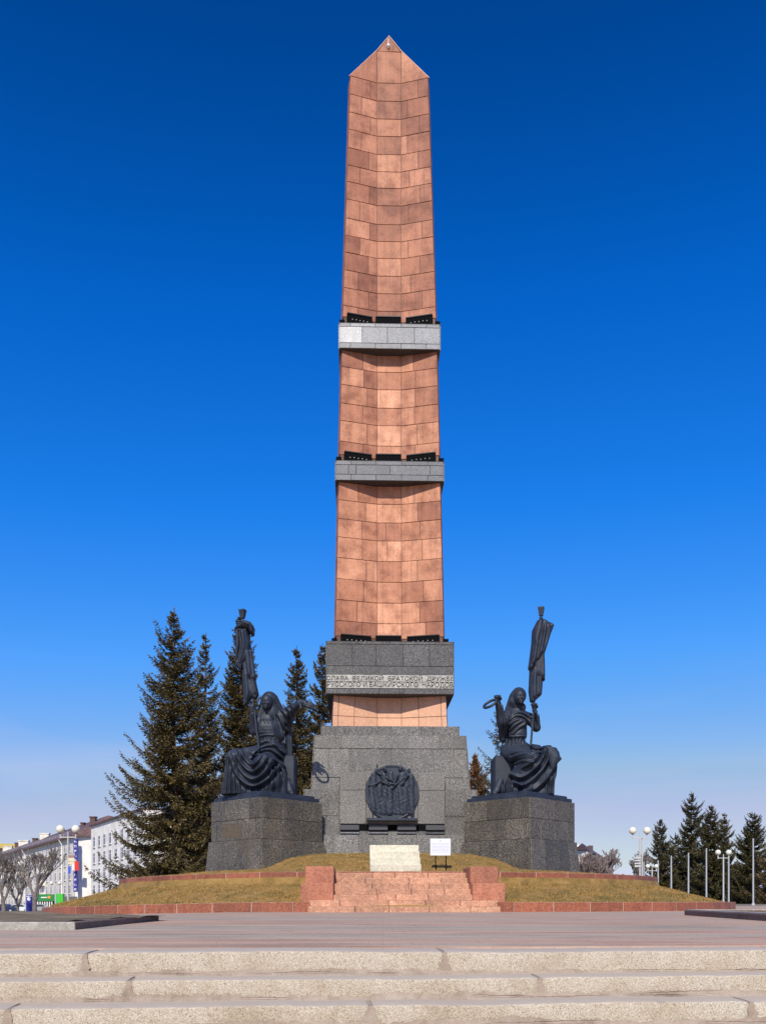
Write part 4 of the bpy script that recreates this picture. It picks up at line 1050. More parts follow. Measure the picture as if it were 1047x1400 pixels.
def build_left(t, W, Bm, org):
    r = lambda px: px*PX
    B2 = lambda pts, n=7: bez([W(x, y, 33.6) for x, y in pts], n)
    g = Field((W(294, 0, 34)[0], 32.0-org[1], -0.02), (W(412, 0, 34)[0], 35.1-org[1], W(0, 968, 34)[2]), 0.026)
    g.cone(W(371, 1026, 34.0), W(368, 1000, 33.95), r(14.5), r(13.5), 0.12); g.cone(W(368, 1000, 33.95), W(367, 981, 33.95), r(13.5), r(10.5), 0.12)
    g.cone(W(357, 980, 33.9), W(380, 981, 34.0), r(6.5), r(6.5), 0.14); g.cone(W(360, 993, 33.72), W(375, 994, 33.76), r(8.5), r(8.5), 0.2); g.cone(W(358, 1000, 33.8), W(380, 1006, 33.85), r(8), r(8.5), 0.2)
    kA = W(322, 1036, 33.4); kB = W(358, 1043, 33.05)
    g.cone(W(368, 1031, 34.1), kA, r(14.5), r(10.5), 0.14); g.cone(W(374, 1031, 34.1), kB, r(15), r(11), 0.14)
    g.ell(W(372, 1031, 34.2), (r(20), r(17), r(14)), 0.18)
    for bx, rr in ((312, 9), (321, 11), (334, 12)): g.cone(kA, W(bx, 1086, 33.6), r(9.5), r(rr), 0.14)
    g.cone(kB, W(384, 1084, 33.75), r(10.5), r(11), 0.12); g.cone(kB, W(368, 1086, 33.6), r(9.5), r(12), 0.14)
    g.cone(W(328, 1048, 33.5), W(362, 1056, 33.35), r(10), r(10), 0.18); g.cone(W(330, 1066, 33.45), W(374, 1068, 33.45), r(12), r(12), 0.18)
    g.cone(W(332, 1082, 33.6), W(382, 1086, 33.7), r(13), r(12), 0.16); g.cone(W(378, 1048, 33.7), W(392, 1080, 33.95), r(10), r(9), 0.14)
    F_ = lambda pts, a, w_, tr=0.8, e=(0.12, 0.12), yb=0.4: g.fold(B2(pts), r(a), r(w_), yb, tr, e)
    # nested folds slung between the knees
    F_([(330,1026),(337,1040),(347,1049),(356,1046),(362,1036)], 2.6, 2.1, -0.9)
    F_([(325,1027),(333,1047),(347,1058),(361,1052),(369,1038)], 3.2, 2.3, -1.0)
    F_([(321,1030),(331,1055),(347,1068),(365,1060),(376,1041)], 3.6, 2.5, -1.0)
    F_([(318,1036),(328,1063),(346,1077),(369,1068),(383,1047)], 3.4, 2.6, -1.0)
    F_([(341,1026),(346,1033),(352,1036),(358,1034)], 2.0, 1.7, -0.8)
    # long vertical pleats below the far knee
    for x0, x1, a in ((309,303,2.0),(313.5,309,2.4),(318,316,2.6),(322,323,2.4),(325,331,2.0)):
        F_([(x0+2,1029),(x0,1048),(x1,1090)], a, 1.9, 0.7, (0.25, 0.01), 0.6)
    for x0, x1, a in ((336,338,1.7),(343,345,1.5),(352,352,1.6),(360,361,1.7)): F_([(x0,1079),(x1,1090)], a, 1.8, 0.6, (0.3, 0.01))
    # folds fanning from the near knee to the foot
    for pts, a in (([(370,1040),(374,1062),(372,1089)],2.4),([(372,1039),(381,1060),(381,1089)],2.8),([(374,1038),(388,1056),(390,1088)],2.6),([(376,1039),(393,1052),(400,1080)],2.0)):
        F_(pts, a, 2.0, -0.8, (0.12, 0.01), 0.7)
    # rolled cloth round the hips
    F_([(346,1031),(358,1022),(374,1019),(390,1030)], 3.2, 2.4, -0.9, (0.1, 0.05), 0.7)
    F_([(344,1040),(352,1030),(370,1026),(388,1037)], 3.2, 2.3, -0.9, (0.1, 0.05), 0.7)
    F_([(352,1017),(366,1014),(386,1022)], 2.0, 1.8, -0.7, (0.1, 0.05), 0.7)
    # tunic: belt line, skirt pleats, open edge of the cloak
    F_([(354,1007),(364,1005.5),(375,1006)], 1.2, 1.1, -0.8, (0.05, 0.05)); 
    for x0 in (358, 362, 366, 370): F_([(x0,1007),(x0-1,1019)], 1.0, 1.1, 0.9, (0.1, 0.1))
    F_([(373,972),(377,988),(382,1012)], 2.6, 1.7, -1.0, (0.05, 0.1), 0.6); F_([(381,984),(386,1000),(390,1018)], 1.6, 1.7, 0.8, (0.1, 0.1), 0.7)
    for i in range(5):
        for j in range(4): g.ell(W(356+j*4.2+(i % 2)*2, 984+i*4.4, 33.50+0.02*abs(j-1.5)), (r(1.0), r(1.6), r(0.9)), 0.02)
    g.floor(0.0); g.mesh('gown', Bm, t)
    # sleeves
    s = Field((W(336, 0, 33.6)[0], 32.6-org[1], W(0, 1040, 34)[2]), (W(414, 0, 34)[0], 34.75-org[1], W(0, 955, 34)[2]), 0.024)
    s.cone(W(380, 980, 33.95), W(396, 974, 33.65), r(8.4), r(8.2), 0.08); s.cone(W(396, 974, 33.6), W(410, 961.5, 32.95), r(8.0), r(4.6), 0.06)
    s.cone(W(386, 986, 33.85), W(396, 984, 33.78), r(7), r(6.0), 0.12); s.cone(W(388, 992, 33.95), W(394, 996, 34.0), r(6), r(4.5), 0.12)
    s.cone(W(394, 994, 34.2), W(395.5, 1035, 34.25), r(4.6), r(5.2), 0.08)
    for pts, a in (([(384,970),(391,980),(393,994)],1.8),([(390,968),(397,977),(397,992)],1.8),([(397,966),(402,972),(402,980)],1.4),([(378,974),(384,986),(387,998)],1.6)):
        s.fold(B2(pts), r(a), r(1.6), 0.4, -0.9, (0.1, 0.1))
    for x0 in (393, 396, 399): s.fold(B2([(x0,996),(x0,1036)]), r(1.2), r(1.3), 0.6, 0.8, (0.05, 0.05))
    s.cone(W(356, 981, 33.9), W(347.5, 1000, 33.65), r(7), r(5.6), 0.08); s.cone(W(347.5, 1000, 33.65), W(345.5, 976, 33.35), r(5.4), r(3.6), 0.06)
    for pts in ([(342,998),(342.5,986),(343,976)], [(346,1003),(346.5,988),(346.5,976)]): s.fold(B2(pts), r(1.2), r(1.4), 0.3, 0.8, (0.1, 0.1))
    s.mesh('sleeve', Bm, t)
    # body: head, neck, forearms, hands
    b = Field((W(336, 0, 33.6)[0], 32.4-org[1], W(0, 1004, 33.6)[2]), (W(440, 0, 33.5)[0], 34.35-org[1], W(0, 944, 34)[2]), 0.019)
    hc = W(365.5, 959.5, 33.62)
    face(b, hc, r(9.6), (-0.40, -0.9, -0.16))
    b.cone(hc-np.array((0,-0.04,r(4))), W(368, 978, 33.9), r(4.6), r(5.4), 0.05)
    b.cone(W(368, 978, 33.9), W(396, 974, 33.7), r(4), r(4), 0.03)
    b.cone(W(400, 970, 33.4), W(410, 959.5, 32.93), r(4.0), r(2.7), 0.03)
    hand(b, W(410, 959.5, 32.93), (1, -0.25, -0.22), (0.1, -0.9, -0.5), r(22), 0.12, 0.05, 1)
    b.cone(W(368, 978, 33.9), W(347, 998, 33.62), r(4), r(4), 0.03); b.cone(W(347, 998, 33.62), W(344.5, 972, 33.3), r(3.8), r(2.5), 0.03)
    hand(b, W(344.5, 972, 33.3), (-0.1, -0.25, 0.9), (0.9, 0.3, 0.1), r(17), 1.05, 0.0, -1)
    b.mesh('body', Bm, t)
    # veil falling straight from the crown over both shoulders
    h = Field((W(342, 0, 33.6)[0], 33.0-org[1], W(0, 1004, 33.6)[2]), (W(398, 0, 34)[0], 34.85-org[1], W(0, 941, 34)[2]), 0.022)
    h.ell(W(368, 956.5, 33.84), (r(10.2), r(11.5), r(10.6)), 0.06); h.cone(W(369, 957, 33.9), W(372, 976, 34.05), r(10.2), r(14.5), 0.08)
    h.cone(W(372, 976, 34.05), W(376, 990, 34.2), r(14.5), r(13), 0.08); h.cone(W(363, 958, 33.85), W(353, 988, 33.82), r(6.5), r(4.5), 0.08)
    h.cone(W(374, 957, 33.85), W(386, 978, 33.92), r(6.5), r(5.5), 0.08)
    h.ell(hc+np.array((-0.15, -0.30, -0.05)), (r(6.6), r(13), r(8.8)), 0.03, 'cut'); h.cone(W(363.5, 968, 33.45), W(362, 992, 33.40), r(4.2), r(8.5), 0.04, 'cut')
    for pts, a in (([(374,951),(381,964),(389,978)],1.3),([(357,957),(354,970),(351,986)],0.9)):
        h.fold(B2(pts), r(a), r(2.2), 0.5, -0.8, (0.3, 0.05))
    h.mesh('headscarf', Bm, t)
    f = Field((W(384, 0, 34)[0], 33.2-org[1], -0.02), (W(406, 0, 34)[0], 34.4-org[1], W(0, 1058, 34)[2]), 0.025)
    f.cone(W(393, 1068, 33.9), W(396, 1081, 33.7), r(4.5), r(4.6), 0.06); f.cone(W(396, 1084, 33.9), W(399, 1085, 33.5), r(4.4), r(3.2), 0.05); f.floor(0); f.mesh('shoe', Bm, t)
    mb = MB(); a = W(374, 1034, 34.3); c_ = W(404, 1086, 34.3)
    mb.bbox(a[0], c_[0], 33.95-org[1], 35.15-org[1], 0.0, a[2], 0.05); mb.build('seat', Bm, t)
    mb = MB(); p0 = W(354, 1024, 33.3); p1 = W(332.5, 850, 33.35); mb.cyl(p0, p1, r(1.5), r(1.2), 12); mb.build('staff', Bm, t, True)
    finial(W, 331.5, 845.5, 33.35, 0.0, t, Bm)
    # furled banner: knotted top, main cloth, inner tail
    k = Field((W(317, 0, 33.3)[0], 32.7-org[1], W(0, 970, 33.3)[2]), (W(360, 0, 33.3)[0], 34.0-org[1], W(0, 846, 33.3)[2]), 0.02)
    pw = lambda pts: [W(x, y, 33.35) for x, y in pts]; yf = 33.28-org[1]; yb = 33.42-org[1]
    k.sheet(pw([(328,864),(341,862),(346,915),(354,950),(350,957),(344,955),(339,962),(333.5,967),(332.5,940),(330,900)]), yf+0.05, yb, 0.22, 0.16,
        [(B2([(337,868),(341,905),(348,935),(352,952)]),0.07,0.07,0.8),(B2([(333,868),(335,905),(339,935),(341,960)]),0.07,0.07,0.8),(B2([(343,935),(345,945),(347,956)]),0.05,0.05,0.6)])
    k.sheet(pw([(324,862),(338,862),(342,880),(339,900),(334,908),(331,918),(327,916),(323,911),(323,885)]), yf-0.14, yb-0.05, 0.16, 0.12,
        [(B2([(327,866),(328,890),(325,910)]),0.06,0.06,0.8),(B2([(333,866),(336,885),(330,912)]),0.07,0.06,-0.9)])
    k.sheet(pw([(335,890),(345,890),(347,905),(350,929),(344,931),(337,925)]), yf-0.10, yb, 0.14, 0.12, [(B2([(340,892),(342,910),(344,929)]),0.05,0.06,0.7)])
    k.sheet(pw([(321,862),(327,856),(331,851),(337,850.5),(344,853),(347.5,858),(347,867),(343,869),(341,863),(333,861),(326,863)]), yf-0.12, yb+0.15, 0.24, 0.12,
        [(B2([(323,861),(333,856),(345,861)]),0.06,0.05,0.8),(B2([(328,857),(337,852.5),(346,857)]),0.05,0.045,0.8)])
    k.mesh('banner', Bm, t)
    sh = MB(); torus(sh, W(423, 967.5, 32.75), (1.0, -0.15, -0.42), (0.0, 1.0, 0.12), 0.27, 0.036)
    q = W(410.5, 962, 32.85); sh.cyl(q, q+np.array((0.02,-0.02,-0.2)), 0.045, n=10)
    sh.build('shackle_ring', Bm, t, True)

def build_right(t, W, Bm, org):
    r = lambda px: px*PX
    B2 = lambda pts, n=7: bez([W(x, y, 33.6) for x, y in pts], n)
    g = Field((W(668, 0, 34)[0], 32.0-org[1], -0.02), (W(776, 0, 33.5)[0], 35.1-org[1], W(0, 964, 34)[2]), 0.026)
    kB = W(725, 1040, 33.0); kA = W(752, 1033, 33.4)
    g.cone(W(706, 1024, 34.05), W(706, 1008, 34.0), r(12.5), r(11.5), 0.08)
    g.cone(W(700, 1029, 34.1), kB, r(15), r(10.5), 0.12); g.cone(W(712, 1029, 34.1), kA, r(14), r(11.5), 0.12)
    g.ell(W(704, 1031, 34.2), (r(20), r(17), r(14)), 0.18)
    g.cone(kB, W(694, 1082, 33.8), r(10.5), r(10), 0.12); g.cone(kA, W(748, 1086, 33.65), r(11), r(10), 0.12); g.cone(kA, W(738, 1086, 33.6), r(10), r(12), 0.14)
    g.cone(W(714, 1058, 33.5), W(704, 1082, 33.65), r(13), r(12), 0.16); g.cone(W(735, 1050, 33.4), W(722, 1076, 33.4), r(12), r(13), 0.18)
    g.cone(W(700, 1085, 33.75), W(745, 1086, 33.65), r(11), r(11), 0.14); g.cone(W(724, 1060, 33.4), W(742, 1062, 33.4), r(12), r(12), 0.16)
    F_ = lambda pts, a, w_, tr=0.8, e=(0.12, 0.12), yb=0.4: g.fold(B2(pts), r(a), r(w_), yb, tr, e)
    F_([(750,1020),(745,1042),(729,1064),(712,1076),(700,1070)], 3.6, 2.6, 1.0)
    F_([(743,1020),(738,1040),(724,1057),(708,1066),(693,1058)], 3.6, 2.5, 1.0)
    F_([(736,1021),(732,1036),(722,1047),(708,1055)], 2.6, 2.1, 0.9)
    F_([(755,1026),(753,1050),(741,1070),(726,1084)], 3.2, 2.5, 1.0)
    F_([(747,1024),(743,1046),(735,1062),(722,1076)], 2.2, 2.0, 0.8)
    F_([(697,1037),(712,1035),(729,1041)], 2.6, 2.0, 0.9); F_([(697,1046),(712,1045),(726,1049)], 2.2, 1.9, 0.9)
    F_([(722,1017),(733,1025),(748,1021)], 2.4, 1.8, 0.9); F_([(716,1018),(728,1030),(742,1030)], 2.0, 1.8, 0.9)
    for x0, x1 in ((745,744),(750,750),(755,755)): F_([(x0,1060),(x1,1090)], 1.9, 1.8, 0.8, (0.2, 0.01), 0.6)
    for x0, x1 in ((700,696),(707,704),(715,713),(723,722)): F_([(x0,1072),(x1,1090)], 1.6, 1.8, 0.7, (0.3, 0.01), 0.6)
    F_([(690,1054),(687,1068),(686,1088)], 2.4, 1.9, 0.8, (0.1, 0.01), 0.7); F_([(697,1058),(693,1072),(692,1089)], 2.2, 1.9, 0.8, (0.1, 0.01), 0.7)
    for x0 in (698, 703, 708, 713): F_([(x0,1006),(x0-2,1019)], 1.3, 1.3, 0.9, (0.05, 0.1), 0.5)
    # cloth thrown over the far knee, its corner hanging free
    g.sheet([W(x, y, 33.3) for x, y in ((744,1021),(753,1021),(760,1027),(767,1039),(761,1045),(756,1053),(752,1057),(749,1045))], 33.15-org[1], 33.7-org[1], 0.18, 0.15,
        [(B2([(748,1023),(756,1032),(758,1048)]),0.05,0.05,0.8)])
    g.floor(0.0); g.mesh('gown', Bm, t)
    # short jacket and shawl
    j = Field((W(684, 0, 34)[0], 33.0-org[1], W(0, 1012, 34)[2]), (W(738, 0, 33.5)[0], 34.8-org[1], W(0, 962, 34)[2]), 0.024)
    j.cone(W(706, 1004, 34.0), W(706, 986, 33.95), r(14.5), r(14.0), 0.06); j.cone(W(706, 986, 33.95), W(707, 976, 33.95), r(13.5), r(11), 0.10)
    j.cone(W(697, 976, 33.95), W(722, 981, 33.92), r(7), r(7), 0.12); j.cone(W(701, 988, 33.72), W(715, 988, 33.72), r(6.5), r(6.5), 0.2)
    zc = W(0, 1007.5, 33.6)[2]; j.F = np.maximum(j.F, zc-j.ax[2][None, None, :])
    for pts, a, w_ in (([(694,987),(703,979),(716,980),(726,991),(729,1000)],2.6,1.9),([(694,981),(706,974),(719,976),(730,988)],2.2,1.8),([(695,1000),(704,992),(714,986)],1.4,1.5),([(699,1005),(709,996),(719,990)],1.3,1.5),([(694,993),(702,987),(710,984)],1.3,1.4)):
        j.fold(B2(pts), r(a), r(w_), 0.3, -0.9, (0.1, 0.1))
    j.fold(B2([(691,1005.5),(706,1006.5),(722,1005.5)]), r(0.9), r(1.0), 0.6, 0.6, (0.02, 0.02))
    j.mesh('jacket', Bm, t)
    s = Field((W(670, 0, 33.2)[0], 32.8-org[1], W(0, 1016, 34)[2]), (W(744, 0, 33.5)[0], 34.75-org[1], W(0, 950, 34)[2]), 0.024)
    s.cone(W(696, 977, 33.9), W(687, 985, 33.45), r(8.0), r(8.0), 0.08); s.cone(W(687, 985, 33.45), W(680.5, 961, 33.15), r(8.0), r(4.0), 0.06)
    s.cone(W(687, 988, 33.5), W(688, 1003, 33.8), r(7.5), r(5.5), 0.08); s.cone(W(687, 1000, 33.8), W(687, 1010, 33.9), r(5.5), r(5.4), 0.05)
    for pts in ([(678,964),(681,982),(685,1002)], [(683,966),(687,984),(690,1002)], [(690,972),(693,986),(693,1000)]): s.fold(B2(pts), r(1.6), r(1.7), 0.3, 0.9, (0.1, 0.1))
    s.cone(W(723, 982, 33.9), W(733, 995, 33.75), r(7), r(5.8), 0.08); s.cone(W(733, 995, 33.75), W(731.5, 974, 33.35), r(5.6), r(3.6), 0.06)
    for pts in ([(737,994),(737,984),(735,975)], [(732,998),(733,986),(731,976)], [(722,978),(729,988),(731,997)]): s.fold(B2(pts), r(1.3), r(1.4), 0.3, 0.9, (0.1, 0.1))
    s.mesh('sleeve', Bm, t)
    b = Field((W(664, 0, 33.2)[0], 32.5-org[1], W(0, 998, 34)[2]), (W(744, 0, 33.5)[0], 34.3-org[1], W(0, 936, 34)[2]), 0.019)
    hc = W(710, 953, 33.62); face(b, hc, r(9.8), (0.22, -0.97, -0.10))
    b.cone(hc-np.array((0,-0.04,r(4))), W(708, 972, 33.9), r(4.6), r(5.4), 0.05)
    b.cone(W(706, 974, 33.9), W(688, 984, 33.5), r(4), r(4), 0.03); b.cone(W(688, 984, 33.5), W(680.5, 960, 33.15), r(4), r(2.8), 0.03)
    hand(b, W(680.5, 960, 33.15), (-0.1, -0.45, 0.85), (-0.9, 0.2, 0.1), r(18), 0.95, 0.0, 1)
    b.cone(W(706, 974, 33.9), W(733, 992, 33.72), r(4), r(4), 0.03); b.cone(W(733, 992, 33.72), W(730, 971, 33.3), r(3.8), r(2.6), 0.03)
    hand(b, W(730, 971, 33.3), (0.0, -0.25, 0.9), (-0.9, 0.3, 0.1), r(17), 1.05, 0.0, 1)
    b.mesh('body', Bm, t)
    h = Field((W(684, 0, 34)[0], 33.0-org[1], W(0, 982, 34)[2]), (W(726, 0, 33.5)[0], 34.85-org[1], W(0, 936, 34)[2]), 0.022)
    h.ell(W(709, 951.5, 33.85), (r(10.4), r(11.5), r(11.6)), 0.06); h.cone(W(705, 955, 33.95), W(697, 972, 34.05), r(9.5), r(7.0), 0.08)
    h.cone(W(703, 960, 33.85), W(714, 967, 33.80), r(6.5), r(5.0), 0.08); h.cone(W(708, 966, 33.85), W(714, 974, 33.82), r(6), r(4), 0.08)
    h.ell(hc+np.array((0.07, -0.34, -0.03)), (r(6.9), r(13.5), r(8.8)), 0.03, 'cut')
    for pts, a in (([(701,948),(697,960),(693,972)],1.1),([(703,965),(710,969),(716,967)],0.9)): h.fold(B2(pts), r(a), r(2.0), 0.5, 0.9, (0.3, 0.05))
    h.mesh('headscarf', Bm, t)
    f = Field((W(668, 0, 34)[0], 33.2-org[1], -0.02), (W(694, 0, 34)[0], 34.5-org[1], W(0, 1056, 34)[2]), 0.025)
    f.cone(W(684, 1068, 33.9), W(679, 1081, 33.7), r(4.5), r(4.8), 0.06); f.cone(W(678, 1084, 33.9), W(676, 1085, 33.6), r(4.4), r(3.4), 0.05); f.floor(0); f.mesh('shoe', Bm, t)
    mb = MB(); a = W(674, 1035, 34.3); c_ = W(702, 1086, 34.3)
    mb.bbox(a[0], c_[0], 33.95-org[1], 35.15-org[1], 0.0, a[2], 0.05); mb.build('seat', Bm, t)
    mb = MB(); mb.cyl(W(725.5, 1020, 33.3), W(738.8, 846, 33.35), r(1.5), r(1.2), 12); mb.build('staff', Bm, t, True)
    finial(W, 739.5, 842, 33.35, 0.0, t, Bm)
    k = Field((W(717, 0, 33.3)[0], 32.7-org[1], W(0, 966, 33.3)[2]), (W(760, 0, 33.3)[0], 34.0-org[1], W(0, 845, 33.3)[2]), 0.02)
    pw = lambda pts: [W(x, y, 33.35) for x, y in pts]; yf = 33.26-org[1]; yb = 33.42-org[1]
    k.sheet(pw([(724,912),(743,905),(741.5,940),(740.5,950),(733,957),(729,961),(724.5,960),(722.5,945)]), yf+0.05, yb, 0.20, 0.15,
        [(B2([(729,915),(728,935),(728,958)]),0.06,0.07,0.8),(B2([(737,915),(736,935),(734,955)]),0.06,0.07,0.8)])
    k.sheet(pw([(727,905),(743.5,880),(744,932),(736,927),(730,922)]), yf-0.06, yb, 0.16, 0.13, [(B2([(738,890),(740,910),(741,929)]),0.05,0.06,0.8)])
    k.sheet(pw([(733,851),(738,849),(744,850),(751,853),(756,857),(752,868),(747,884),(743.5,895),(737,903),(731,911),(725,917),(722,915),(724,900),(726.5,880),(727.5,862)]), yf-0.12, yb+0.05, 0.22, 0.14,
        [(B2([(738,851),(733,870),(729,892),(725,914)]),0.07,0.06,0.9),(B2([(741,851),(740,872),(736,892),(731,908)]),0.07,0.06,0.9),(B2([(743,852),(746,870),(742,888),(737,900)]),0.06,0.06,0.9),(B2([(735,852),(730,868),(728,884)]),0.05,0.05,0.8)])
    k.mesh('banner', Bm, t)
    sh = MB(); torus(sh, W(670, 962.5, 32.95), (1.0, -0.40, 0.42), (0.1, 0.75, 0.5), 0.25, 0.048)
    sh.build('shackle_ring', Bm, t, True)
statue({'origin': (-4.34, 33.9, ZB), 'ped': -4.34, 'label': 'bronze seated woman in a long headscarf with furled banner, on the left pedestal', 'build': build_left})
statue({'origin': (5.09, 33.9, ZB), 'ped': 5.09, 'label': 'bronze seated woman lifting a broken shackle with furled banner, on the right pedestal', 'build': build_right})

# ---------------------------------------------------------------- foreground steps
ST = empty('foreground_steps', (0, 5.34, 0), math.atan(STY), 'wide pale aggregate concrete steps across the foreground', 'stairs')
lv = [(0.0, -0.13, 0.0), (-0.13, -0.242, -0.30), (-0.242, -0.36, -0.60), (-0.36, -0.48, -0.90), (-0.48, -0.60, -1.20)]
jx = [[-3.72,-1.70,0.365,2.5,4.6], [-3.55,-1.40,0.86,2.95,5.0], [-4.0,-1.94,-0.115,1.94,4.0], [-3,-1,1,3], [-3,-1,1,3]]
def worn_slab(x0, x1, y0, y1, z0, z1, seed):
    """concrete step slab with a rounded, chipped front arris"""
    g = np.random.default_rng(seed); n = max(8, int((x1-x0)/0.03)); v = []; f = []
    prof = [(0.0, z0), (0.0, z0+(z1-z0)*0.5), (0.0, z1-0.012), (0.002, z1-0.006), (0.005, z1-0.002), (0.011, z1), (0.2, z1+0.001), (y1-y0, z1)]
    wob = np.cumsum(g.normal(0, 0.0009, n+1)); wob -= np.linspace(wob[0], wob[-1], n+1)
    for i in range(n+1):
        x = x0+(x1-x0)*i/n; e = min(i, n-i); ed = 0.010 if e == 0 else (0.003 if e == 1 else 0)
        chip = max(0, g.normal(0, 1)-1.7)*0.006
        for j, (yy, zz) in enumerate(prof):
            cy = (chip if j in (2, 3, 4) else 0)+ed*(j < 6)
            v.append((x, y0+yy+cy+g.normal(0, 0.0012)*(j < 5), zz+wob[i]*(j > 1)-(chip*0.7+ed*0.6)*(j in (3, 4, 5))))
    m = len(prof)
    for i in range(n):
        for j in range(m-1): f.append((i*m+j, (i+1)*m+j, (i+1)*m+j+1, i*m+j+1))
    mb = MB(); mb.v = v; mb.f = f+[tuple(range(m)), tuple(n*m+k for k in range(m-1, -1, -1))]
    return mb
def dirt_strip(x0, x1, y_r, z_t, dep, hmax, seed):
    """sandy dirt gathered against a riser: noisy upper edge"""
    g = np.random.default_rng(seed); n = int((x1-x0)/0.012); xs_ = np.linspace(x0, x1, n)
    h = np.zeros(n)
    for fr, am in ((0.7,0.5),(2.1,0.4),(6.5,0.35),(19,0.22),(47,0.12)):
        h += am*np.sin(xs_*fr*2.1+g.uniform(0, 6.28))*(0.6+0.4*np.sin(xs_*fr*0.37+g.uniform(0, 6)))
    h = np.clip(0.38+0.40*h+g.normal(0, 0.06, n), 0.10, 1.0)*hmax
    v = []; 
    for x, hh_ in zip(xs_, h): v += [(x, y_r-dep*(0.6+hh_/hmax), z_t-0.012), (x, y_r-dep*0.35, z_t+hh_*0.35+0.002), (x, y_r-0.012, z_t+hh_), (x, y_r+0.02, z_t+hh_-0.001)]
    f = [(i*4+j, (i+1)*4+j, (i+1)*4+j+1, i*4+j+1) for i in range(n-1) for j in range(3)]
    mb = MB(); mb.v = v; mb.f = f; return mb
for k, (z1, z0, yo) in enumerate(lv):
    js = [-9.0]+jx[k]+[9.0]; r2 = random.Random(40+k)
    dep = 0.43 if k == 0 else 0.36
    for i, (a, b_) in enumerate(zip(js[:-1], js[1:])):
        mb = worn_slab(a+0.014, b_-0.014, yo+r2.uniform(-0.006, 0.006), yo+dep, z0-0.03, z1+r2.uniform(-0.002, 0.0015), 100+k*20+i)
        mb.build('step_slab', M['concrete'], ST, True)
    for j in jx[k]:
        # rough mortar filling, spreading towards the bottom
        mb = MB(); g = random.Random(int(j*100)+k); m_ = 10; pts = []
        for s_ in (0, 1):
            for q in range(m_+1):
                a = q/m_; wd = (0.030*(1-a)+0.010)*(1+0.3*g.uniform(-1, 1))+ (0.03 if k == 2 and abs(j+0.115) < 0.01 else 0)*(1-a)
                pts.append((j+(wd if s_ else -wd), yo-0.004+0.012*a, z0+(z1-z0)*a-0.004))
        fs = [(q, m_+1+q, m_+2+q, q+1) for q in range(m_)]
        mb.add(pts, fs); mb.box(j-0.013, j+0.013, yo+0.008, yo+dep, z0, z1-0.006); mb.build('joint_mortar', M['dust'], ST)
    if k > 0:
        pr = lv[k-1]; dirt_strip(-7, 7, pr[2], z1+0.004, 0.045, 0.048 if k == 1 else 0.062, 300+k).build('dust_drift', M['dust'], ST)['kind'] = 'stuff'
    cr = MB(); cr.box(-9, 9, yo+0.10, yo+2.0 if k else yo+0.42, z0-0.3, z0-0.01) ; cr.build('step_bed', M['kerb'], ST)
lg = MB(); lg.box(-30, 30, -30, 5.34-1.3, -0.9, -0.60); o = lg.build('lower_pavement', M['kerb']); o['kind'] = 'structure'

for k in (1, 2, 3):                       # hairline cracks where the dust has settled away from the riser
    g = np.random.default_rng(60+k); mb = MB()
    for c in range(9):
        x0 = g.uniform(-3.2, 3.2); ln = g.uniform(0.10, 0.75); n = int(ln/0.02)+2; y = lv[k-1][2]-0.03; z = lv[k][0]
        zz = 0.016+np.cumsum(g.normal(0, 0.0012, n)); vs = []
        for i in range(n):
            a = i/(n-1); th_ = 0.0026*math.sin(math.pi*a)**0.6*g.uniform(0.5, 1.3)+0.0003
            vs += [(x0+ln*a, y-0.008, z+zz[i]), (x0+ln*a, y-0.008, z+zz[i]+th_)]
        mb.add(vs, [(2*i, 2*i+2, 2*i+3, 2*i+1) for i in range(n-1)])
    mb.build('crack', M['joint_dark'], ST)['kind'] = 'stuff'
# debris on the plaza and steps
g = np.random.default_rng(11)
mb = MB()
for i in range(420):
    x = g.uniform(-9, 9); y = 5.8+STY*x+abs(g.normal(0, 1))*5; s = g.uniform(0.002, 0.007)*(1+0.04*y)
    a = g.uniform(0, 3.14); z = terrain(x, y)+0.004
    mb.add([(x-s, y, z), (x, y-s*0.7, z), (x+s, y, z), (x, y+s, z), (x+s*0.2, y, z+s*0.8)], [(0,1,4),(1,2,4),(2,3,4),(3,0,4)])
o = mb.build('pebbles', M['stone_bit']); tag(o, 'small loose stones and crumbs scattered over the paved plaza', 'pebbles', None, 'stuff')

# kerbed beds at the sides of the plaza
def bed(name, label, pts, hgt, mats, turf, seglen=1.9):
    t = empty(name, (0, 0, 0), 0, label, 'planting bed')
    for (p, q, m_) in mats:
        p = np.array(p, float); q = np.array(q, float); L_ = np.linalg.norm(q-p); n = max(1, int(round(L_/seglen))); d = (q-p)/L_; nr = np.array((-d[1], d[0]))
        for i in range(n):
            a = p+d*L_*i/n+d*0.006; b_ = p+d*L_*(i+1)/n-d*0.006; zt_ = terrain(*((a+b_)/2))
            lo = [a, b_, b_+nr*0.16, a+nr*0.16]; b0 = 0.012
            li = [a+d*b0+nr*b0, b_-d*b0+nr*b0, b_+nr*(0.16-b0)-d*b0, a+nr*(0.16-b0)+d*b0]
            mb = MB(); mb.prism([(x, y, zt_-0.1) for x, y in lo], [(x, y, zt_+hgt-b0) for x, y in lo]); mb.prism([(x, y, zt_+hgt-b0) for x, y in lo], [(x, y, zt_+hgt+rnd.uniform(-0.003, 0.003)) for x, y in li])
            mb.build('kerb_stone', M[m_], t)
    return t
A_, B_ = (-3.15, 9.36), (-3.43, 14.0)
bed('left_bed_kerb', 'low kerb of pale concrete and stone coloured dark for shade round the bed at left', None, 0.085, [((-14, 9.05), A_, 'kerb'), (A_, B_, 'kerbshade'), (B_, (-14, 15.2), 'kerb')], None)
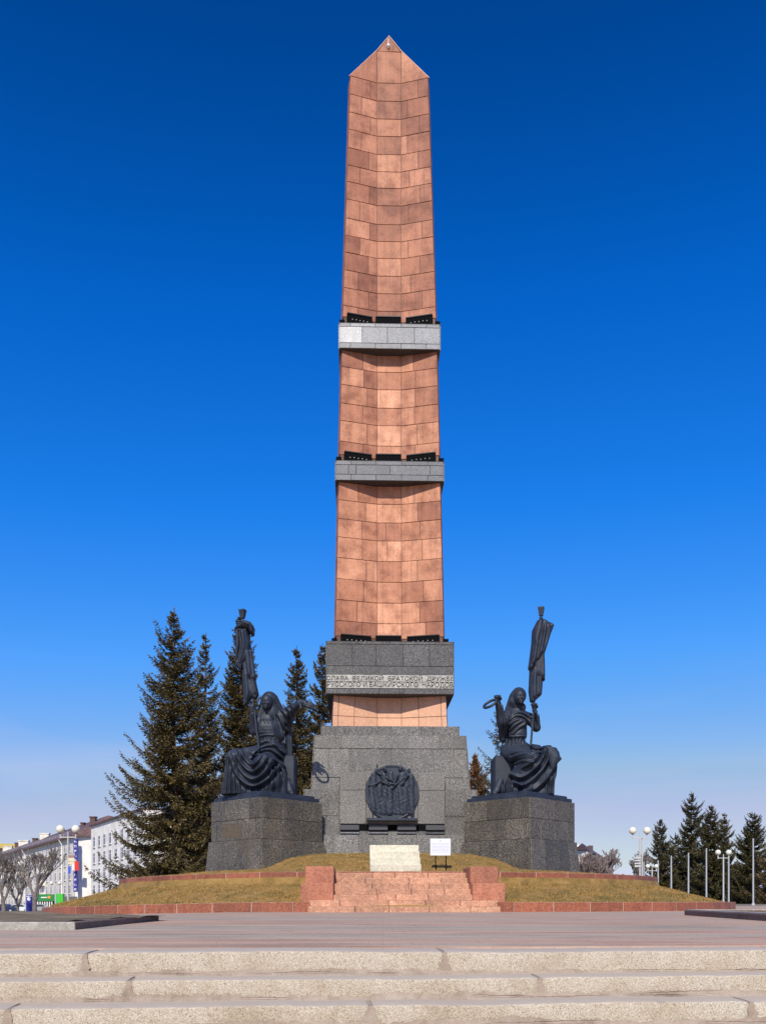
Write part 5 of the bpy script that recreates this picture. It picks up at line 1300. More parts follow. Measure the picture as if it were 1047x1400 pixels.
grid_obj('left_bed_soil', np.linspace(-14, -3.3, 30), np.linspace(9.45, 14.0, 12), lambda x, y: terrain(x, y)+0.085+0.02*math.sin(x*5)*math.sin(y*4)+0.05*min(1, max(0, (y-9.6)/3))*min(1, max(0, (-3.6-x)/2)), M['turf2'], None, 'structure')
C_, D_ = (5.62, 13.4), (6.36, 19.3)
bed('right_bed_kerb', 'low granite kerb coloured dark for shaded sides and pale for its lit top round the bed at right', None, 0.112, [((6.55, 19.5), (14, 19.9), 'kerb') if False else ((14.0, 19.75), (6.5, 19.5), 'kerbshade'), ((6.5, 19.5), D_, 'kerbshade'), (D_, C_, 'kerbshade'), (C_, (4.9, 7.5), 'kerbshade')][:3]+[(C_, (5.35, 11.2), 'kerbshade')], None)
rk = bpy.data.objects['right_bed_kerb']
for p, q in (((14.0, 19.75), (6.5, 19.5)), ((6.5, 19.5), (6.36, 19.3)), ((6.36, 19.3), (5.62, 13.4)), ((5.62, 13.4), (5.35, 11.2))):
    p = np.array(p); q = np.array(q); d = (q-p)/np.linalg.norm(q-p); n = np.array((-d[1], d[0])); e = n*0.012
    lo = [p+e, q+e, q+n*0.15, p+n*0.15]; mb = MB(); mb.prism([(x, y, 0.108) for x, y in lo], [(x, y, 0.126) for x, y in lo]); mb.build('lit_top_strip', M['kerb'], rk)  # pale strip added on top so the kerb reads as lit there
grid_obj('right_bed_soil', np.linspace(6.45, 16, 20), np.linspace(11.3, 19.4, 12), lambda x, y: 0.07+0.012*math.sin(x*5)*math.sin(y*4), M['turf2'], None, 'structure')

# ---------------------------------------------------------------- trees
def spruce(name, label, px, py_top, d, z0, base_r, seed, mname='needle', group=None, dens=1.0, low=0.04, sparse=0.0, lean=0.0, power=0.85, leaf=1.0):
    g = np.random.default_rng(seed); top = P(px, py_top, d); H = top[2]-z0
    t = empty(name, (top[0], d, z0), 0, label, 'tree', group)
    # trunk with a slight bend
    mb = MB(); n = 8; pr = None
    for i in range(n+1):
        a = i/n; p = (lean*a*a+0.04*math.sin(a*5+seed), 0.03*math.cos(a*4+seed), H*a)
        rad = 0.16*H/12*(1-a)**0.8+0.012
        if pr: mb.cyl(pr[0], p, pr[1], rad, 8, False)
        pr = (p, rad)
    mb.build('trunk', M['bark'], t, True)
    nwh = int(H/0.30*dens); V = []; woodm = MB()
    S, E, WD = [], [], []
    for i in range(nwh):
        a = low+(1-low)*(i+g.uniform(-0.4, 0.4))/nwh
        a = min(max(a, low), 0.995); z = H*a
        rr_ = base_r*((1-a)**power)*(1.0+0.10*math.sin(a*17+seed))*min(1, 0.35+(1-a)*5)+0.05
        nb = int(5+3*(1-a)+1.5*g.random())
        for k in range(nb):
            az = g.uniform(0, 2*np.pi); ln = rr_*g.uniform(0.55, 1.15)
            if g.random() < sparse*(0.4+a): continue
            if g.random() < 0.05: ln *= 1.3
            el0 = -0.25+0.75*a+g.normal(0, 0.10)     # branch angle: drooping low down, rising near the top
            sag = 0.10+0.30*(1-a)
            m = max(3, int(ln/0.16)); pts = []
            for q in range(m+1):
                s_ = q/m; x = ln*s_; dz = x*math.tan(el0)-sag*ln*math.sin(s_*math.pi*0.8)*0.6+0.26*ln*s_**2.6
                pts.append((lean*a*a+math.cos(az)*x+0.03*g.normal(), math.sin(az)*x+0.03*g.normal(), z+dz))
            pts = np.array(pts)
            if ln > 0.7: woodm.cyl(pts[0], pts[len(pts)//2], 0.02+0.008*ln, 0.012, 4, False); woodm.cyl(pts[len(pts)//2], pts[-1], 0.012, 0.005, 3, False)
            # side twigs along the branch, each a brush of needles
            ntw = int(ln/0.085*dens)+3
            s_ = (np.arange(ntw)+g.uniform(0, 1, ntw))/ntw; s_ = 0.08+0.92*s_; idx = np.clip((s_*m).astype(int), 0, m-1); fr = (s_*m-idx)[:, None]
            base = pts[idx]*(1-fr)+pts[idx+1]*fr; tang = pts[idx+1]-pts[idx]; tang /= np.linalg.norm(tang, axis=1)[:, None]+1e-9
            for side in (-1, 1, 0):
                sl = (0.12+0.34*min(ln, 1.6)*np.sin(np.pi*np.clip(0.18+0.80*s_, 0, 1))**0.8*0.62)*g.uniform(0.6, 1.15, ntw)
                if side == 0: sl = sl*0.8
                lat = np.stack([-np.sin(az)*np.ones(ntw), np.cos(az)*np.ones(ntw), np.zeros(ntw)], 1)*side
                drop = -(0.30+0.55*(1-a))*(1.0 if side else 2.2)*g.uniform(0.6, 1.3, ntw)
                dirv = tang*0.75+lat*0.75+np.stack([np.zeros(ntw)]*2+[drop*0.6], 1)+g.normal(0, 0.13, (ntw, 3)); dirv /= np.linalg.norm(dirv, axis=1)[:, None]
                nl = 3
                for q in range(nl):
                    b0 = base+dirv*(sl*q/nl)[:, None]; b0[:, 2] -= 0.05*(q/nl)**2
                    dd = dirv+g.normal(0, 0.22, dirv.shape); dd /= np.linalg.norm(dd, axis=1)[:, None]
                    ll = np.maximum(sl/nl*1.35, 0.07)*leaf**0.5
                    S.append(b0); E.append(b0+dd*ll[:, None]); WD.append(g.uniform(0.016, 0.032, ntw)*leaf)
            b0 = np.repeat(pts[-1][None], 3, 0); dd = (pts[-1]-pts[-2]); dd /= np.linalg.norm(dd)+1e-6; dd = dd[None]+g.normal(0, 0.2, (3, 3)); dd /= np.linalg.norm(dd, axis=1)[:, None]
            S.append(b0); E.append(b0+dd*0.16*leaf); WD.append(np.full(3, 0.02*leaf))
    zt_ = np.linspace(H*0.94, H+0.15, 26); az_ = g.uniform(0, 6.28, 26); S.append(np.stack([np.full(26, lean), np.zeros(26), zt_-0.1], 1)); E.append(S[-1]+np.stack([np.cos(az_)*0.09, np.sin(az_)*0.09, np.full(26, 0.14)], 1)); WD.append(np.full(26, 0.02*leaf))
    S = np.concatenate(S); E = np.concatenate(E); WD = np.concatenate(WD)
    ok = S[:, 2] > 0.05; S, E, WD = S[ok], E[ok], WD[ok]
    ax_ = E-S; rv = g.normal(0, 1, S.shape); pr_ = np.cross(ax_, rv); pr_ /= np.linalg.norm(pr_, axis=1)[:, None]+1e-9
    mid = S+ax_*0.45
    v = np.stack([S, mid+pr_*WD[:, None], E, mid-pr_*WD[:, None]], 1).reshape(-1, 3)
    f = np.arange(len(v)).reshape(-1, 4)
    np_mesh('crown', v, f, M[mname], t)
    woodm.build('branch_wood', M['bark'], t)
    return len(f)
tot = 0
tot += spruce('spruce_tree', 'tallest broad dark spruce at left, reaching down to the ring wall', 238, 834, 47, 0.2, 3.9, 1, 'needle', 'spruces left of the obelisk', 1.3, 0.03, power=0.8, leaf=1.15)
tot += spruce('spruce_tree', 'thin spruce between the tall left spruce and the statue banner', 281, 868, 53, 0.2, 1.75, 2, 'needle', 'spruces left of the obelisk', 1.3, 0.05, 0.22, power=0.62, leaf=1.15)
tot += spruce('spruce_tree', 'tall spruce standing directly behind the banner of the left statue', 329, 843, 51, 0.2, 2.2, 3, 'needle', 'spruces left of the obelisk', 1.6, 0.04, 0.06, power=0.6, leaf=1.15)
tot += spruce('spruce_tree', 'spruce seen behind the outstretched arm of the left statue', 405, 887, 54, 0.2, 1.9, 4, 'needle', 'spruces left of the obelisk', 1.5, 0.04, 0.08, power=0.6, leaf=1.15)
tot += spruce('spruce_tree', 'spruce partly hidden by the left edge of the obelisk base', 441, 884, 56, 0.2, 1.9, 5, 'needle', 'spruces left of the obelisk', 1.5, 0.04, 0.05, power=0.6, leaf=1.15)
tot += spruce('spruce_tree', 'sparse spruce whose branches show left of the right statue', 687, 968, 58, 0.2, 1.9, 6, 'needle_g', None, 0.9, 0.05, 0.40, power=0.30, leaf=1.15)
tot += spruce('spruce_tree', 'rusty brown spruce peeping out at the right edge of the base', 650, 1032, 60, 0.2, 1.5, 7, 'needle_b', None, 2.2, 0.05, power=0.6)
RT = [(903,1121,122,2.9,'needle_g','spruce left of the right-hand group, behind the small lamp',0.1,0.7),(923,1140,130,2.2,'needle','short ragged spruce between the leftmost and tallest of the right group',0.25,0.5),(945,1083,127,3.3,'needle_g','tallest ragged spruce of the right-hand group',0.28,0.6),
      (972,1102,120,3.6,'needle_g','dense conical spruce right of the tallest in the right group',0.0,0.65),(990,1113,127,2.6,'needle','narrow spruce behind the globe lamp of the right group',0.15,0.6),(1028,1112,118,3.6,'needle_g','rightmost full spruce behind the nearest flagpole',0.05,0.6),
      (1058,1150,112,2.8,'needle_c','brownish spruce cut by the right edge of the photo',0.1,0.5),(930,1168,135,3.8,'needle_c','low reddish brown spruce behind the flagpoles',0.05,0.7),(1005,1185,135,4.0,'needle','low spruce filling the gap at the far right',0.1,0.5)]
for i, (px, py, d, br, mn, lb, sp_, pw) in enumerate(RT):
    tot += spruce('spruce_tree', lb, px, py, d, -0.1, br, 30+i, mn, 'spruces at the right', 1.0, 0.03, sp_, power=pw, leaf=2.0)

def bare_tree(name, label, px, py_top, d, z0, spread, seed, m_, group=None, depth=6, r0=None, nfork=3):
    g = random.Random(seed); top = P(px, py_top, d); H = top[2]-z0
    t = empty(name, (top[0], d, z0), 0, label, 'tree', group)
    tr = MB(); cr = MB()
    r0 = r0 or H*0.018
    def grow(p, dr, ln, rad, lev):
        if g.random() < 0.06 and lev > 3: return
        q = p+dr*ln; mb = tr if lev == 0 else cr
        mid = p+dr*ln*0.5+Vector((g.uniform(-1,1), g.uniform(-1,1), 0))*ln*0.05
        mb.cyl(p, mid, rad, rad*0.85, 5 if lev > 1 else 8, False); mb.cyl(mid, q, rad*0.85, rad*0.7, 5 if lev > 1 else 8, False)
        if lev >= depth: return
        for k in range(nfork if lev < 3 else 2):
            nd = (dr+Vector((g.uniform(-1,1), g.uniform(-1,1), g.uniform(-0.1,0.8)))*(0.55*spread)).normalized()
            nd.z = max(nd.z, -0.1)
            st = q if k else q
            grow(st if k == 0 else p+dr*ln*g.uniform(0.55, 1.0), nd, ln*g.uniform(0.66, 0.86), max(rad*0.62, 0.009 if d < 110 else 0.022), lev+1)
    grow(Vector((0,0,-0.1)), Vector((0.02,0,1)).normalized(), H*0.13, r0, 0)
    a = tr.build('trunk', m_, t, True); mx = max(v[2] for v in cr.v); s = H/mx
    for v_i in range(len(cr.v)): pass
    cr.build('crown', m_, t); t.scale = (s, s, s)
bare_tree('bare_tree', 'leafless tree with many upright limbs before the long white building', 47, 1152, 96, -1.45, 1.0, 3, M['twig'], 'bare trees by the left street', 9, nfork=3)
bare_tree('bare_tree', 'leafless tree at the left edge of the photo', 4, 1160, 98, -1.45, 1.0, 5, M['twig'], 'bare trees by the left street', 9)
bare_tree('bare_tree', 'smaller leafless tree between the two taller bare ones', 24, 1185, 104, -1.45, 1.05, 6, M['twig'], 'bare trees by the left street', 8)
bare_tree('bare_tree', 'leafless tree behind the tall right globe lamp', 872, 1160, 120, -0.2, 0.9, 8, M['twig'], None, 8)
for i, (px, py, d, s) in enumerate(((812,1163,150,1.0),(822,1160,158,1.0),(832,1166,160,1.1),(803,1172,150,1.0),(845,1195,170,1.2),(856,1200,175,1.2))):
    bare_tree('birch_tree', ['pale bare birch nearest the white house','second pale bare birch right of the white house','rightmost tall birch of the pale clump','low birch in front of the white house','small birch right of the pale clump','last small birch before the tall lamp'][i], px, py, d, -0.3, s*0.85, 50+i, M['twigpale'], 'pale bare birches right of the pedestal', 9)

# ---------------------------------------------------------------- lamps, poles
def globe_lamp(px, y_globe, d, rpx, half, z0, label, group, extra=None):
    c = P(px, y_globe, d); z = c[2]-z0; rad = rpx*d/F; hx = half*d/F
    t = empty('globe_lamp', (c[0], d, z0), 0, label, 'street lamp', group)
    mb = MB(); mb.cyl((0,0,0), (0,0,z-rad*1.6), 0.055*d/57, 0.045*d/57, 10); mb.cyl((0,0,z-rad*1.7), (0,0,z-rad*0.6), 0.03*d/57, n=8); mb.cyl((0,0,0), (0,0,0.5), 0.10, n=10); mb.build('post', M['post'], t, True)
    mb = MB(); mb.box(-hx, hx, -0.035, 0.035, z-rad*2.1, z-rad*1.85)
    for s in (-1, 1): mb.cyl((s*hx, 0, z-rad*2.3), (s*hx, 0, z-rad*0.9), 0.04*d/57, n=8)
    mb.build('cross_arm', M['post'], t)
    for s in (-1, 1):
        mb = MB(); mb.sphere((s*hx, 0, z), rad, 22, 14); mb.build('globe', M['globe'], t, True)
        mb = MB(); mb.cyl((s*hx, 0, z-rad*1.02), (s*hx, 0, z-rad*0.82), rad*0.38, rad*0.5, 12); mb.build('globe_collar', M['black'] if rpx > 4 else M['post'], t)
    return t
lampA = globe_lamp(93, 1134, 57, 5.6, 10.6, -0.5, 'tall twin globe lamp at left with banners and a blue sign', 'twin globe street lamps')
def panel(parent, px0, px1, py0, py1, d, m_, name, ref, th_=0.03, off=-0.08):
    a = P(px0, py1, d)-np.array(ref); b_ = P(px1, py0, d)-np.array(ref)
    mb = MB(); mb.bbox(a[0], b_[0], off, off+th_, a[2], b_[2], 0.004); return mb.build(name, m_, parent)
ref = tuple(lampA.location)
panel(lampA, 94, 103, 1167, 1169.3, 57, M['greyrail'], 'banner_bracket', ref); panel(lampA, 94, 102.5, 1170, 1173.3, 57, M['bannerbrown'], 'banner_panel', ref)
panel(lampA, 94, 102.5, 1173.5, 1178, 57, M['bannercream'], 'banner_panel', ref); panel(lampA, 94, 102.5, 1179, 1182.2, 57, M['bannercream'], 'banner_panel', ref)
panel(lampA, 93.6, 97.2, 1185, 1195, 57, M['blue2'], 'blue_sign', ref)
globe_lamp(35.5, 1199, 112, 2.5, 6.3, -1.5, 'small twin globe lamp between the bare trees at left', 'twin globe street lamps')
globe_lamp(76, 1208, 118, 2.6, 5.5, -1.5, 'low twin globe lamp in front of the green shop', 'twin globe street lamps')
l3 = globe_lamp(874.5, 1136, 60, 5.0, 9.8, 0.0, 'tall twin globe lamp right of the mound with stacked signs', 'twin globe street lamps')
mb = MB(); mb.cyl((0.16, 0.05, 0), (0.16, 0.05, 4.5), 0.05, n=8); mb.build('second_post', M['post'], l3)
ref = tuple(l3.location)
for a, b_ in ((1172,1174.5),(1176,1178),(1180,1182),(1183.5,1186)): panel(l3, 867, 875.5, a, b_, 60, M['post'], 'sign_plate', ref)
globe_lamp(891.3, 1185, 102, 3.0, 5.8, -0.1, 'small far twin globe lamp beside the flagpoles', 'twin globe street lamps')
globe_lamp(988.8, 1166, 80, 3.8, 7.3, -0.1, 'twin globe lamp in front of the dark spruces at right', 'twin globe street lamps')
fl = [(880,1180,118),(899.5,1178,113),(917.5,1172,104),(941,1168,97),(965.5,1162,90),(996,1168,86),(1029.5,1149,75)]
nm = ['farthest flagpole, half hidden by the mound behind the tall lamp','flagpole just right of the small far lamp','flagpole before the leftmost spruce edge','flagpole rising at the foot of the grass slope','flagpole left of the right globe lamp','flagpole right of the right globe lamp','nearest and tallest bare flagpole at far right']
for (px, py, d), lb in zip(fl, nm):
    c = P(px, py, d); t = empty('flagpole', (c[0], d, -0.1), 0, lb, 'flagpole', 'bare flagpoles at the right')
    h = c[2]+0.1; mb = MB(); mb.cyl((0,0,0), (0,0,h), 0.075*d/75, 0.055*d/75, 10); mb.build('pole', M['pole'], t, True)
    mb = MB(); mb.cyl((0,0,0), (0,0,0.25), 0.14, 0.12, 10); mb.build('foot', M['post'], t); mb = MB(); mb.sphere((0,0,h+0.05), 0.08, 10, 6); mb.build('pole_cap', M['pole'], t, True)

# ---------------------------------------------------------------- buildings
def facade(t, p0, p1, z0, rows, cols, zfirst, dz, ww, wh, wallmat, top, depth_vec, u0=0.03, u1=0.97, name='wall', panes=True, skip=None):
    """wall box between plan points with framed windows as parts"""
    p0 = np.array(p0, float); p1 = np.array(p1, float); d = p1-p0; Ln = np.linalg.norm(d); d /= Ln; n = np.array((d[1], -d[0]))
    if n[1] > 0: n = -n
    dv = np.array(depth_vec)
    mb = MB(); q = [p0, p1, p1+dv, p0+dv]
    if np.cross(p1-p0, dv) < 0: q = q[::-1]
    mb.prism([(x, y, z0) for x, y in q], [(x, y, top) for x, y in q]); mb.build(name, wallmat, t)
    fr = pn_ = None
    for r_ in range(rows):
        for c in range(cols):
            if skip and skip(r_, c): continue
            u = Ln*(u0+(u1-u0)*(c+0.5)/cols); z = zfirst+dz*r_; c0 = p0+d*u
            def bx(hw, za, zb, off, th_):
                a = c0-d*hw; b_ = c0+d*hw; lo = [a+n*off, b_+n*off, b_+n*(off-th_), a+n*(off-th_)]
                if np.cross(lo[1]-lo[0], lo[2]-lo[1]) < 0: lo = lo[::-1]
                m2 = MB(); m2.prism([(x, y, za) for x, y in lo], [(x, y, zb) for x, y in lo]); return m2
            m2 = bx(ww/2+0.12, z-0.12, z+wh+0.12, 0.05, 0.06); s_ = bx(ww/2+0.22, z-0.22, z-0.10, 0.22, 0.2); m2.add(s_.v, s_.f)
            wdw = m2.build('window', M['trim'], t)
            bx(ww/2, z, z+wh, 0.08, 0.02).build('pane', M['pane'], wdw)
            m3 = bx(0.05, z, z+wh, 0.11, 0.02); m4 = bx(ww/2, z+wh*0.62, z+wh*0.62+0.09, 0.11, 0.02); m3.add(m4.v, m4.f); m3.build('glazing_bar', M['trim'], wdw)
    return d, n, Ln
# B: white block with four rows of windows, half behind the spruce
pB0 = P(124.5, 0, 182)[:2]; pB1 = P(196, 0, 148)[:2]
B = empty('white_block', (0,0,0), 0, 'plain white four storey block with rows of small windows beside the big spruce', 'building')
zr = lambda y, d: EYE+(HY-y)*d/F
zt = zr(1131, 182)
dB, nB, LB = facade(B, pB0, pB1, -3, 4, 8, zr(1224, 180)+0.0, 3.15, 1.7, 1.85, M['white_wall'], zt, (22, 10), 0.02, 0.93)
mb = MB(); q = [pB0+nB*0.35-dB*0.3, pB1+nB*0.35, pB1+np.array((22, 10)), pB0+np.array((22, 10))-dB*0.3]
mb.prism([(x, y, zt) for x, y in q], [(x, y, zt+0.35) for x, y in q]); mb.build('parapet', M['roof'], B)
# A: long building with brown roof
pA0 = P(-40, 0, 355)[:2]; pA1 = P(103, 0, 200)[:2]
A = empty('long_building', (0,0,0), 0, 'long white five storey building with brown roof and many windows receding at left', 'building')
zA = zr(1142, 200)
def skA(r_, c): return False
dA, nA, LA = facade(A, pA0, pA1, -3, 5, 34, zr(1241, 198), 3.12, 1.5, 1.75, M['stained_wall'], zA, (30, 22), 0.01, 0.985, skip=skA)
# gable wall facing the viewer (pale) with roof
gv = np.array((30, 22))
g0 = pA1+nA*0.02; 
mb = MB(); q = [pA1+np.array((0,-0.05)), pA1+np.array((9.5, 1.0)), pA1+np.array((9.5, 6.0)), pA1+np.array((0.1, 6.0))]
mb.prism([(x, y, -3) for x, y in q], [(x, y, zA+0.05) for x, y in q]); mb.build('end_wall', M['white_wall'], A)
# roof: eaves + ridge
ov = 0.9
e0 = pA0+nA*ov; e1 = pA1+nA*ov+dA*ov; r0_ = pA0+np.array((9.5, 6)); r1_ = pA1+np.array((9.5, 6.0))-dA*7; b0_ = pA0+gv; b1_ = pA1+gv
zr_ = zA+4.2
mb = MB()
vs = [(*e0, zA), (*e1, zA), (*(pA1+np.array((11, 1.2))), zA+0.4), (*b1_, zA), (*b0_, zA), (*r0_, zr_), (*(pA1+np.array((5.5, 5.5))), zr_+0.6), (*e0, zA-0.4), (*e1, zA-0.4), (*(pA1+np.array((11, 1.2))), zA-0.1)]
mb.add(vs, [(0,1,6,5),(1,2,6),(2,3,6),(3,4,5,6),(7,8,1,0),(8,9,2,1),(0,5,4)]); mb.build('roof', M['roof'], A)
for u, hgt, wd, mm in ((0.985,2.6,1.2,'chim'),(0.93,2.0,0.7,'chim'),(0.80,2.0,1.0,'chim'),(0.68,2.4,2.4,'stained_wall'),(0.60,1.9,1.2,'chim'),(0.50,2.3,3.0,'stained_wall'),(0.44,2.2,1.6,'chim'),(0.33,2.2,3.0,'stained_wall'),(0.25,2.0,2.0,'chim')):
    c = pA0+dA*LA*u-nA*4.5; mb = MB(); mb.box(c[0]-wd/2, c[0]+wd/2, c[1]-0.6, c[1]+0.6, zA+1.2, zA+1.6+hgt); mb.box(c[0]-wd/2-0.15, c[0]+wd/2+0.15, c[1]-0.75, c[1]+0.75, zA+1.6+hgt, zA+1.85+hgt); mb.build('chimney', M[mm], A)
rb = MB()
for i in range(70):
    c = pA0+dA*LA*(0.3+0.68*i/70)-nA*(-0.3); rb.box(c[0]-0.05, c[0]+0.05, c[1]-0.05, c[1]+0.05, zA+0.1, zA+1.0)
c = pA0+dA*LA*0.3+nA*0.3; c2 = pA0+dA*LA*0.98+nA*0.3; rb.cyl((*c, zA+1.0), (*c2, zA+1.0), 0.05, n=4); rb.build('roof_rail', M['greyrail'], A)
for u in (0.93, 0.66, 0.45):     # downpipes
    c = pA0+dA*LA*u+nA*0.25; mb = MB(); mb.cyl((*(c+nA*0.7), zA-0.3), (*c, zA-1.6), 0.12, n=6); mb.cyl((*c, zA-1.6), (*c, 0), 0.12, n=6); mb.build('downpipe', M['trim'], A)
for r_ in range(1, 5):            # balconies
    for u in (0.62, 0.80, 0.44, 0.28):
        c = pA0+dA*LA*u; z = zr(1241, 198)+3.12*r_-1.0
        lo = [c-dA*2.2+nA*1.1, c+dA*2.2+nA*1.1, c+dA*2.2, c-dA*2.2]
        if np.cross(lo[1]-lo[0], lo[2]-lo[1]) < 0: lo = lo[::-1]
        mb = MB(); mb.prism([(x, y, z) for x, y in lo], [(x, y, z+1.15) for x, y in lo]); mb.build('balcony', M['trim'] if (r_+int(u*50)) % 2 else M['stained_wall'], A)
# end-wall details: vertical sign
vs_ = P(103.5, 0, 199)
sgn = empty('vertical_sign', (vs_[0], 198.6, 0), 0, 'tall narrow dark blue sign with white lettering on the corner of the long building', 'sign')
zs0, zs1 = zr(1220, 198.6), zr(1148, 198.6)
mb = MB(); mb.bbox(-0.05, 0.75, -0.9, 0.0, zs0, zs1, 0.03); bdv = mb.build('sign_board', M['blue'], sgn)
mb = MB(); n_ = 11
r2 = random.Random(4)
for i in range(n_):
    zc = zs0+(zs1-zs0)*(i+0.5)/n_; s = 0.24
    mb.box(0.12, 0.22, -0.93, -0.905, zc-s, zc+s)
    if i % 3 != 1: mb.box(0.22, 0.58, -0.93, -0.905, zc+s-0.12, zc+s)
    if i % 2 == 0: mb.box(0.22, 0.58, -0.93, -0.905, zc-0.06, zc+0.06)
    if i % 3 != 2: mb.box(0.48, 0.58, -0.93, -0.905, zc-s, zc+s*0.4)
mb.build('sign_lettering', M['white'], bdv)
rs = P(107, 0, 197); rsg = empty('red_sign', (rs[0], 197.4, 0), 0, 'small red and white projecting sign across the tall blue sign', 'sign')
def rp(a, b_, c, d, m_, nm, off=0.0): 
    p = P(a, d, 197.4); q = P(b_, c, 197.4); mb = MB(); mb.bbox(p[0]-rs[0], q[0]-rs[0], -1.2+off, -1.0+off, p[2], q[2], 0.02); mb.build(nm, m_, rsg)
rp(104.5, 110, 1178.5, 1191, M['redsign'], 'red_panel'); rp(101, 104.4, 1181, 1190.5, M['white'], 'white_panel')
# green shop on the ground floor
gp = P(70, 0, 190)
shop = empty('green_shop', (gp[0], 186, -1.6), 0, 'single storey shop front with bright green panel and dark green fascia', 'shop')
def sp_(a, b_, c, d, dd, th_, m_, nm, par=None):
    p = P(a, d, dd); q = P(b_, c, dd); mb = MB(); mb.bbox(p[0]-gp[0], q[0]-gp[0], dd-186, dd-186+th_, p[2]+1.6, q[2]+1.6, 0.02); return mb.build(nm, m_, par or shop)
sp_(51, 88, 1226, 1250, 186.5, 8, M['shopdark'], 'shop_front')
f_ = sp_(50, 75, 1223, 1232.5, 186.0, 0.5, M['dgreen'], 'fascia')
sp_(56, 64, 1226.8, 1228.4, 185.9, 0.08, M['white'], 'shop_name', f_)
sp_(65, 69, 1225.5, 1229, 185.9, 0.08, M['orange'], 'shop_logo', f_)
g1 = sp_(74.6, 86, 1222.5, 1243, 185.5, 0.9, M['green'], 'green_panel')
sp_(81, 85.6, 1235, 1243, 185.4, 0.08, M['orange'], 'fruit_print', g1)
mb = MB()
for i in range(7):
    a = P(52+i*3.2, 1247, 186.3); mb.box(a[0]-gp[0]-0.1, a[0]-gp[0]+0.1, 0.15, 0.4, 0, 2.7)
mb.build('window_frame', M['trim'], shop)
# blue kiosk advert
kp = P(40, 0, 108); kk = empty('advert_pillar', (kp[0], 108, -1.5), 0, 'dark blue advertising pillar with pale round emblem beneath the bare tree', 'sign')
mb = MB(); mb.bbox(-0.35, 0.35, -0.12, 0.12, 0, 2.55, 0.03); bo = mb.build('board', M['blue'], kk); mb = MB(); mb.cyl((0,-0.125,2.1),(0,-0.135,2.1),0.22,n=16); mb.build('emblem', M['whiteboard'], bo); mb = MB(); mb.box(-0.3,0.3,-0.135,-0.122,2.35,2.45); mb.build('stripe', M['white'], bo)
# green + yellow building far left
fb = P(6, 0, 330); F2 = empty('far_building', (fb[0], 372, 0), 0, 'far dark green roofed building with a yellow wall at the left edge', 'building')
mb = MB(); mb.box(-30, 10, 0, 12, 0, zr(1158, 372)); mb.build('wall', M['dgreen'] if False else mat('grey_green_wall', (0.13,0.16,0.12), 0.9), F2)
mb = MB(); mb.prism([(-30,-0.4,zr(1160,372)),(-0.5,-0.4,zr(1160,372)),(-0.5,6,zr(1160,372)),(-30,6,zr(1160,372))], [(-30,-0.4,zr(1152,372)),(-2,-0.4,zr(1156,372)),(-2,6,zr(1156,372)),(-30,6,zr(1152,372))]); mb.build('gable', M['yellow'], F2)
mb = MB(); mb.box(13, 16, 1, 3, zr(1165,372), zr(1153,372)); mb.build('chimney', M['stained_wall'], F2)
# white house to the right of the pedestal
H0 = P(780, 0, 150)[:2]; H1 = P(808, 0, 185)[:2]
HH = empty('white_house', (0,0,0), 0, 'small white house with dark pitched roof right of the right pedestal', 'house')
facade(HH, H0, H1, -1, 2, 3, zr(1199, 150), 3.4, 1.0, 1.9, M['white_wall'], zr(1163, 150), (3.5, 3), 0.25, 0.97)
mb = MB(); dd_ = (H1-H0)/np.linalg.norm(H1-H0); n_ = np.array((dd_[1], -dd_[0])); hz = zr(1162.5, 150)
a, b_ = H0+n_*0.6-dd_*0.5, H1+n_*0.6+dd_*0.5; c, e = b_+np.array((3.5,4)), a+np.array((3.5,4)); m0, m1 = (a+e)/2, (b_+c)/2
mb.add([(*a,hz),(*b_,hz),(*c,hz),(*e,hz),(*m0,hz+1.2),(*m1,hz+1.0),(*a,hz-0.3),(*b_,hz-0.3)], [(0,1,5,4),(2,3,4,5),(1,2,5),(3,0,4),(6,7,1,0),(0,3,2,1)]); mb.build('roof', M['roof'], HH)
mb = MB(); c = H0+(H1-H0)*0.5+np.array((2,2)); mb.box(c[0]-0.4, c[0]+0.4, c[1]-0.4, c[1]+0.4, hz, hz+1.9); mb.build('chimney', M['chim'], HH)
t2 = empty('far_white_tower', (P(790,0,210)[0], 212, 0), 0, 'taller white wall and chimney showing over the small white house', 'building')
mb = MB(); mb.box(-3, 1.2, 0, 6, 0, zr(1158, 212)); mb.build('wall', M['white_wall'], t2); mb = MB(); mb.box(0.2, 0.9, 1, 2, zr(1158, 212), zr(1155, 212)); mb.build('chimney', M['trim'], t2)

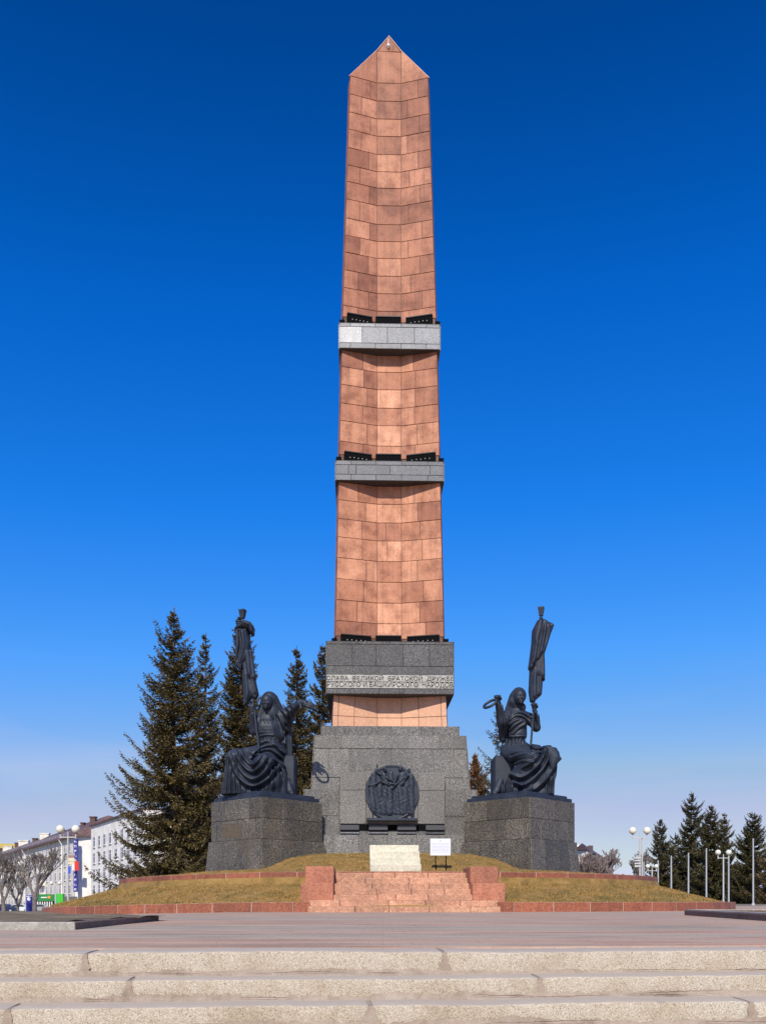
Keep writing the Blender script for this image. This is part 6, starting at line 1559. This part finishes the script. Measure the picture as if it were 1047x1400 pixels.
# ---------------------------------------------------------------- parked cars at far left
def car(px, d, z0, rz, paint, label):
    c = P(px, 0, d); t = empty('parked_car', (c[0], d, z0), rz, label, 'car', 'cars parked along the left street')
    prof = [(-2.1,0.3),(-2.15,0.75),(-1.9,0.85),(-1.3,0.92),(-0.75,1.38),(0.75,1.42),(1.35,0.95),(2.0,0.86),(2.15,0.6),(2.1,0.3)]
    mb = MB(); nP = len(prof)
    lo = [(x, -0.82, z) for x, z in prof]; hi = [(x, 0.82, z) for x, z in prof]; mb.prism(lo[::-1], hi[::-1]); body = mb.build('body', paint, t)
    for sy in (-1, 1):
        mb = MB(); w_ = [(-1.15,0.95),(-0.68,1.30),(0.68,1.34),(1.15,0.97)]; mb.prism([(x, sy*0.825, z) for x, z in w_], [(x, sy*0.835, z) for x, z in w_]); mb.build('side_window', M['pane'], t)
    for wx in (-1.3, 1.3):
        for sy in (-1, 1):
            mb = MB(); mb.cyl((wx, sy*0.65, 0.32), (wx, sy*0.86, 0.32), 0.32, n=16); wh = mb.build('wheel', M['rubber'], t); mb = MB(); mb.cyl((wx, sy*0.86, 0.32), (wx, sy*0.875, 0.32), 0.18, n=12); mb.build('hubcap', M['post'], wh)
car(5, 150, -1.55, 0.1, M['carblue'], 'dark parked car at the left edge behind the kerb'); car(26, 152, -1.55, 0.15, M['carwhite'], 'white parked car in front of the long building'); car(54, 165, -1.6, 0.1, M['cargrey'], 'silver parked car near the green shop')

# far wood closing the horizon at right
g = np.random.default_rng(77); n = 60000
X = g.uniform(20, 260, n); Yb = 190+g.uniform(0, 25, n); Hh = 3+2.5*np.sin(X*0.13)+2*np.sin(X*0.41+1)+1.5*np.sin(X*1.3); Z = g.random(n)**0.8*np.clip(Hh, 1, 9)-0.5
c = np.stack([X, Yb, Z], 1); a1 = g.normal(0, 0.35, (n, 3)); a2 = g.normal(0, 0.35, (n, 3))
v = np.stack([c, c+a1, c+a2], 1).reshape(-1, 3)
o = np_mesh('far_wood', v, np.arange(n*3).reshape(-1, 3), M['twigpale']); tag(o, 'distant bare brownish wood along the horizon at right', 'wood', None, 'stuff')
print('leaf quads', tot, 'objects', len(bpy.data.objects))
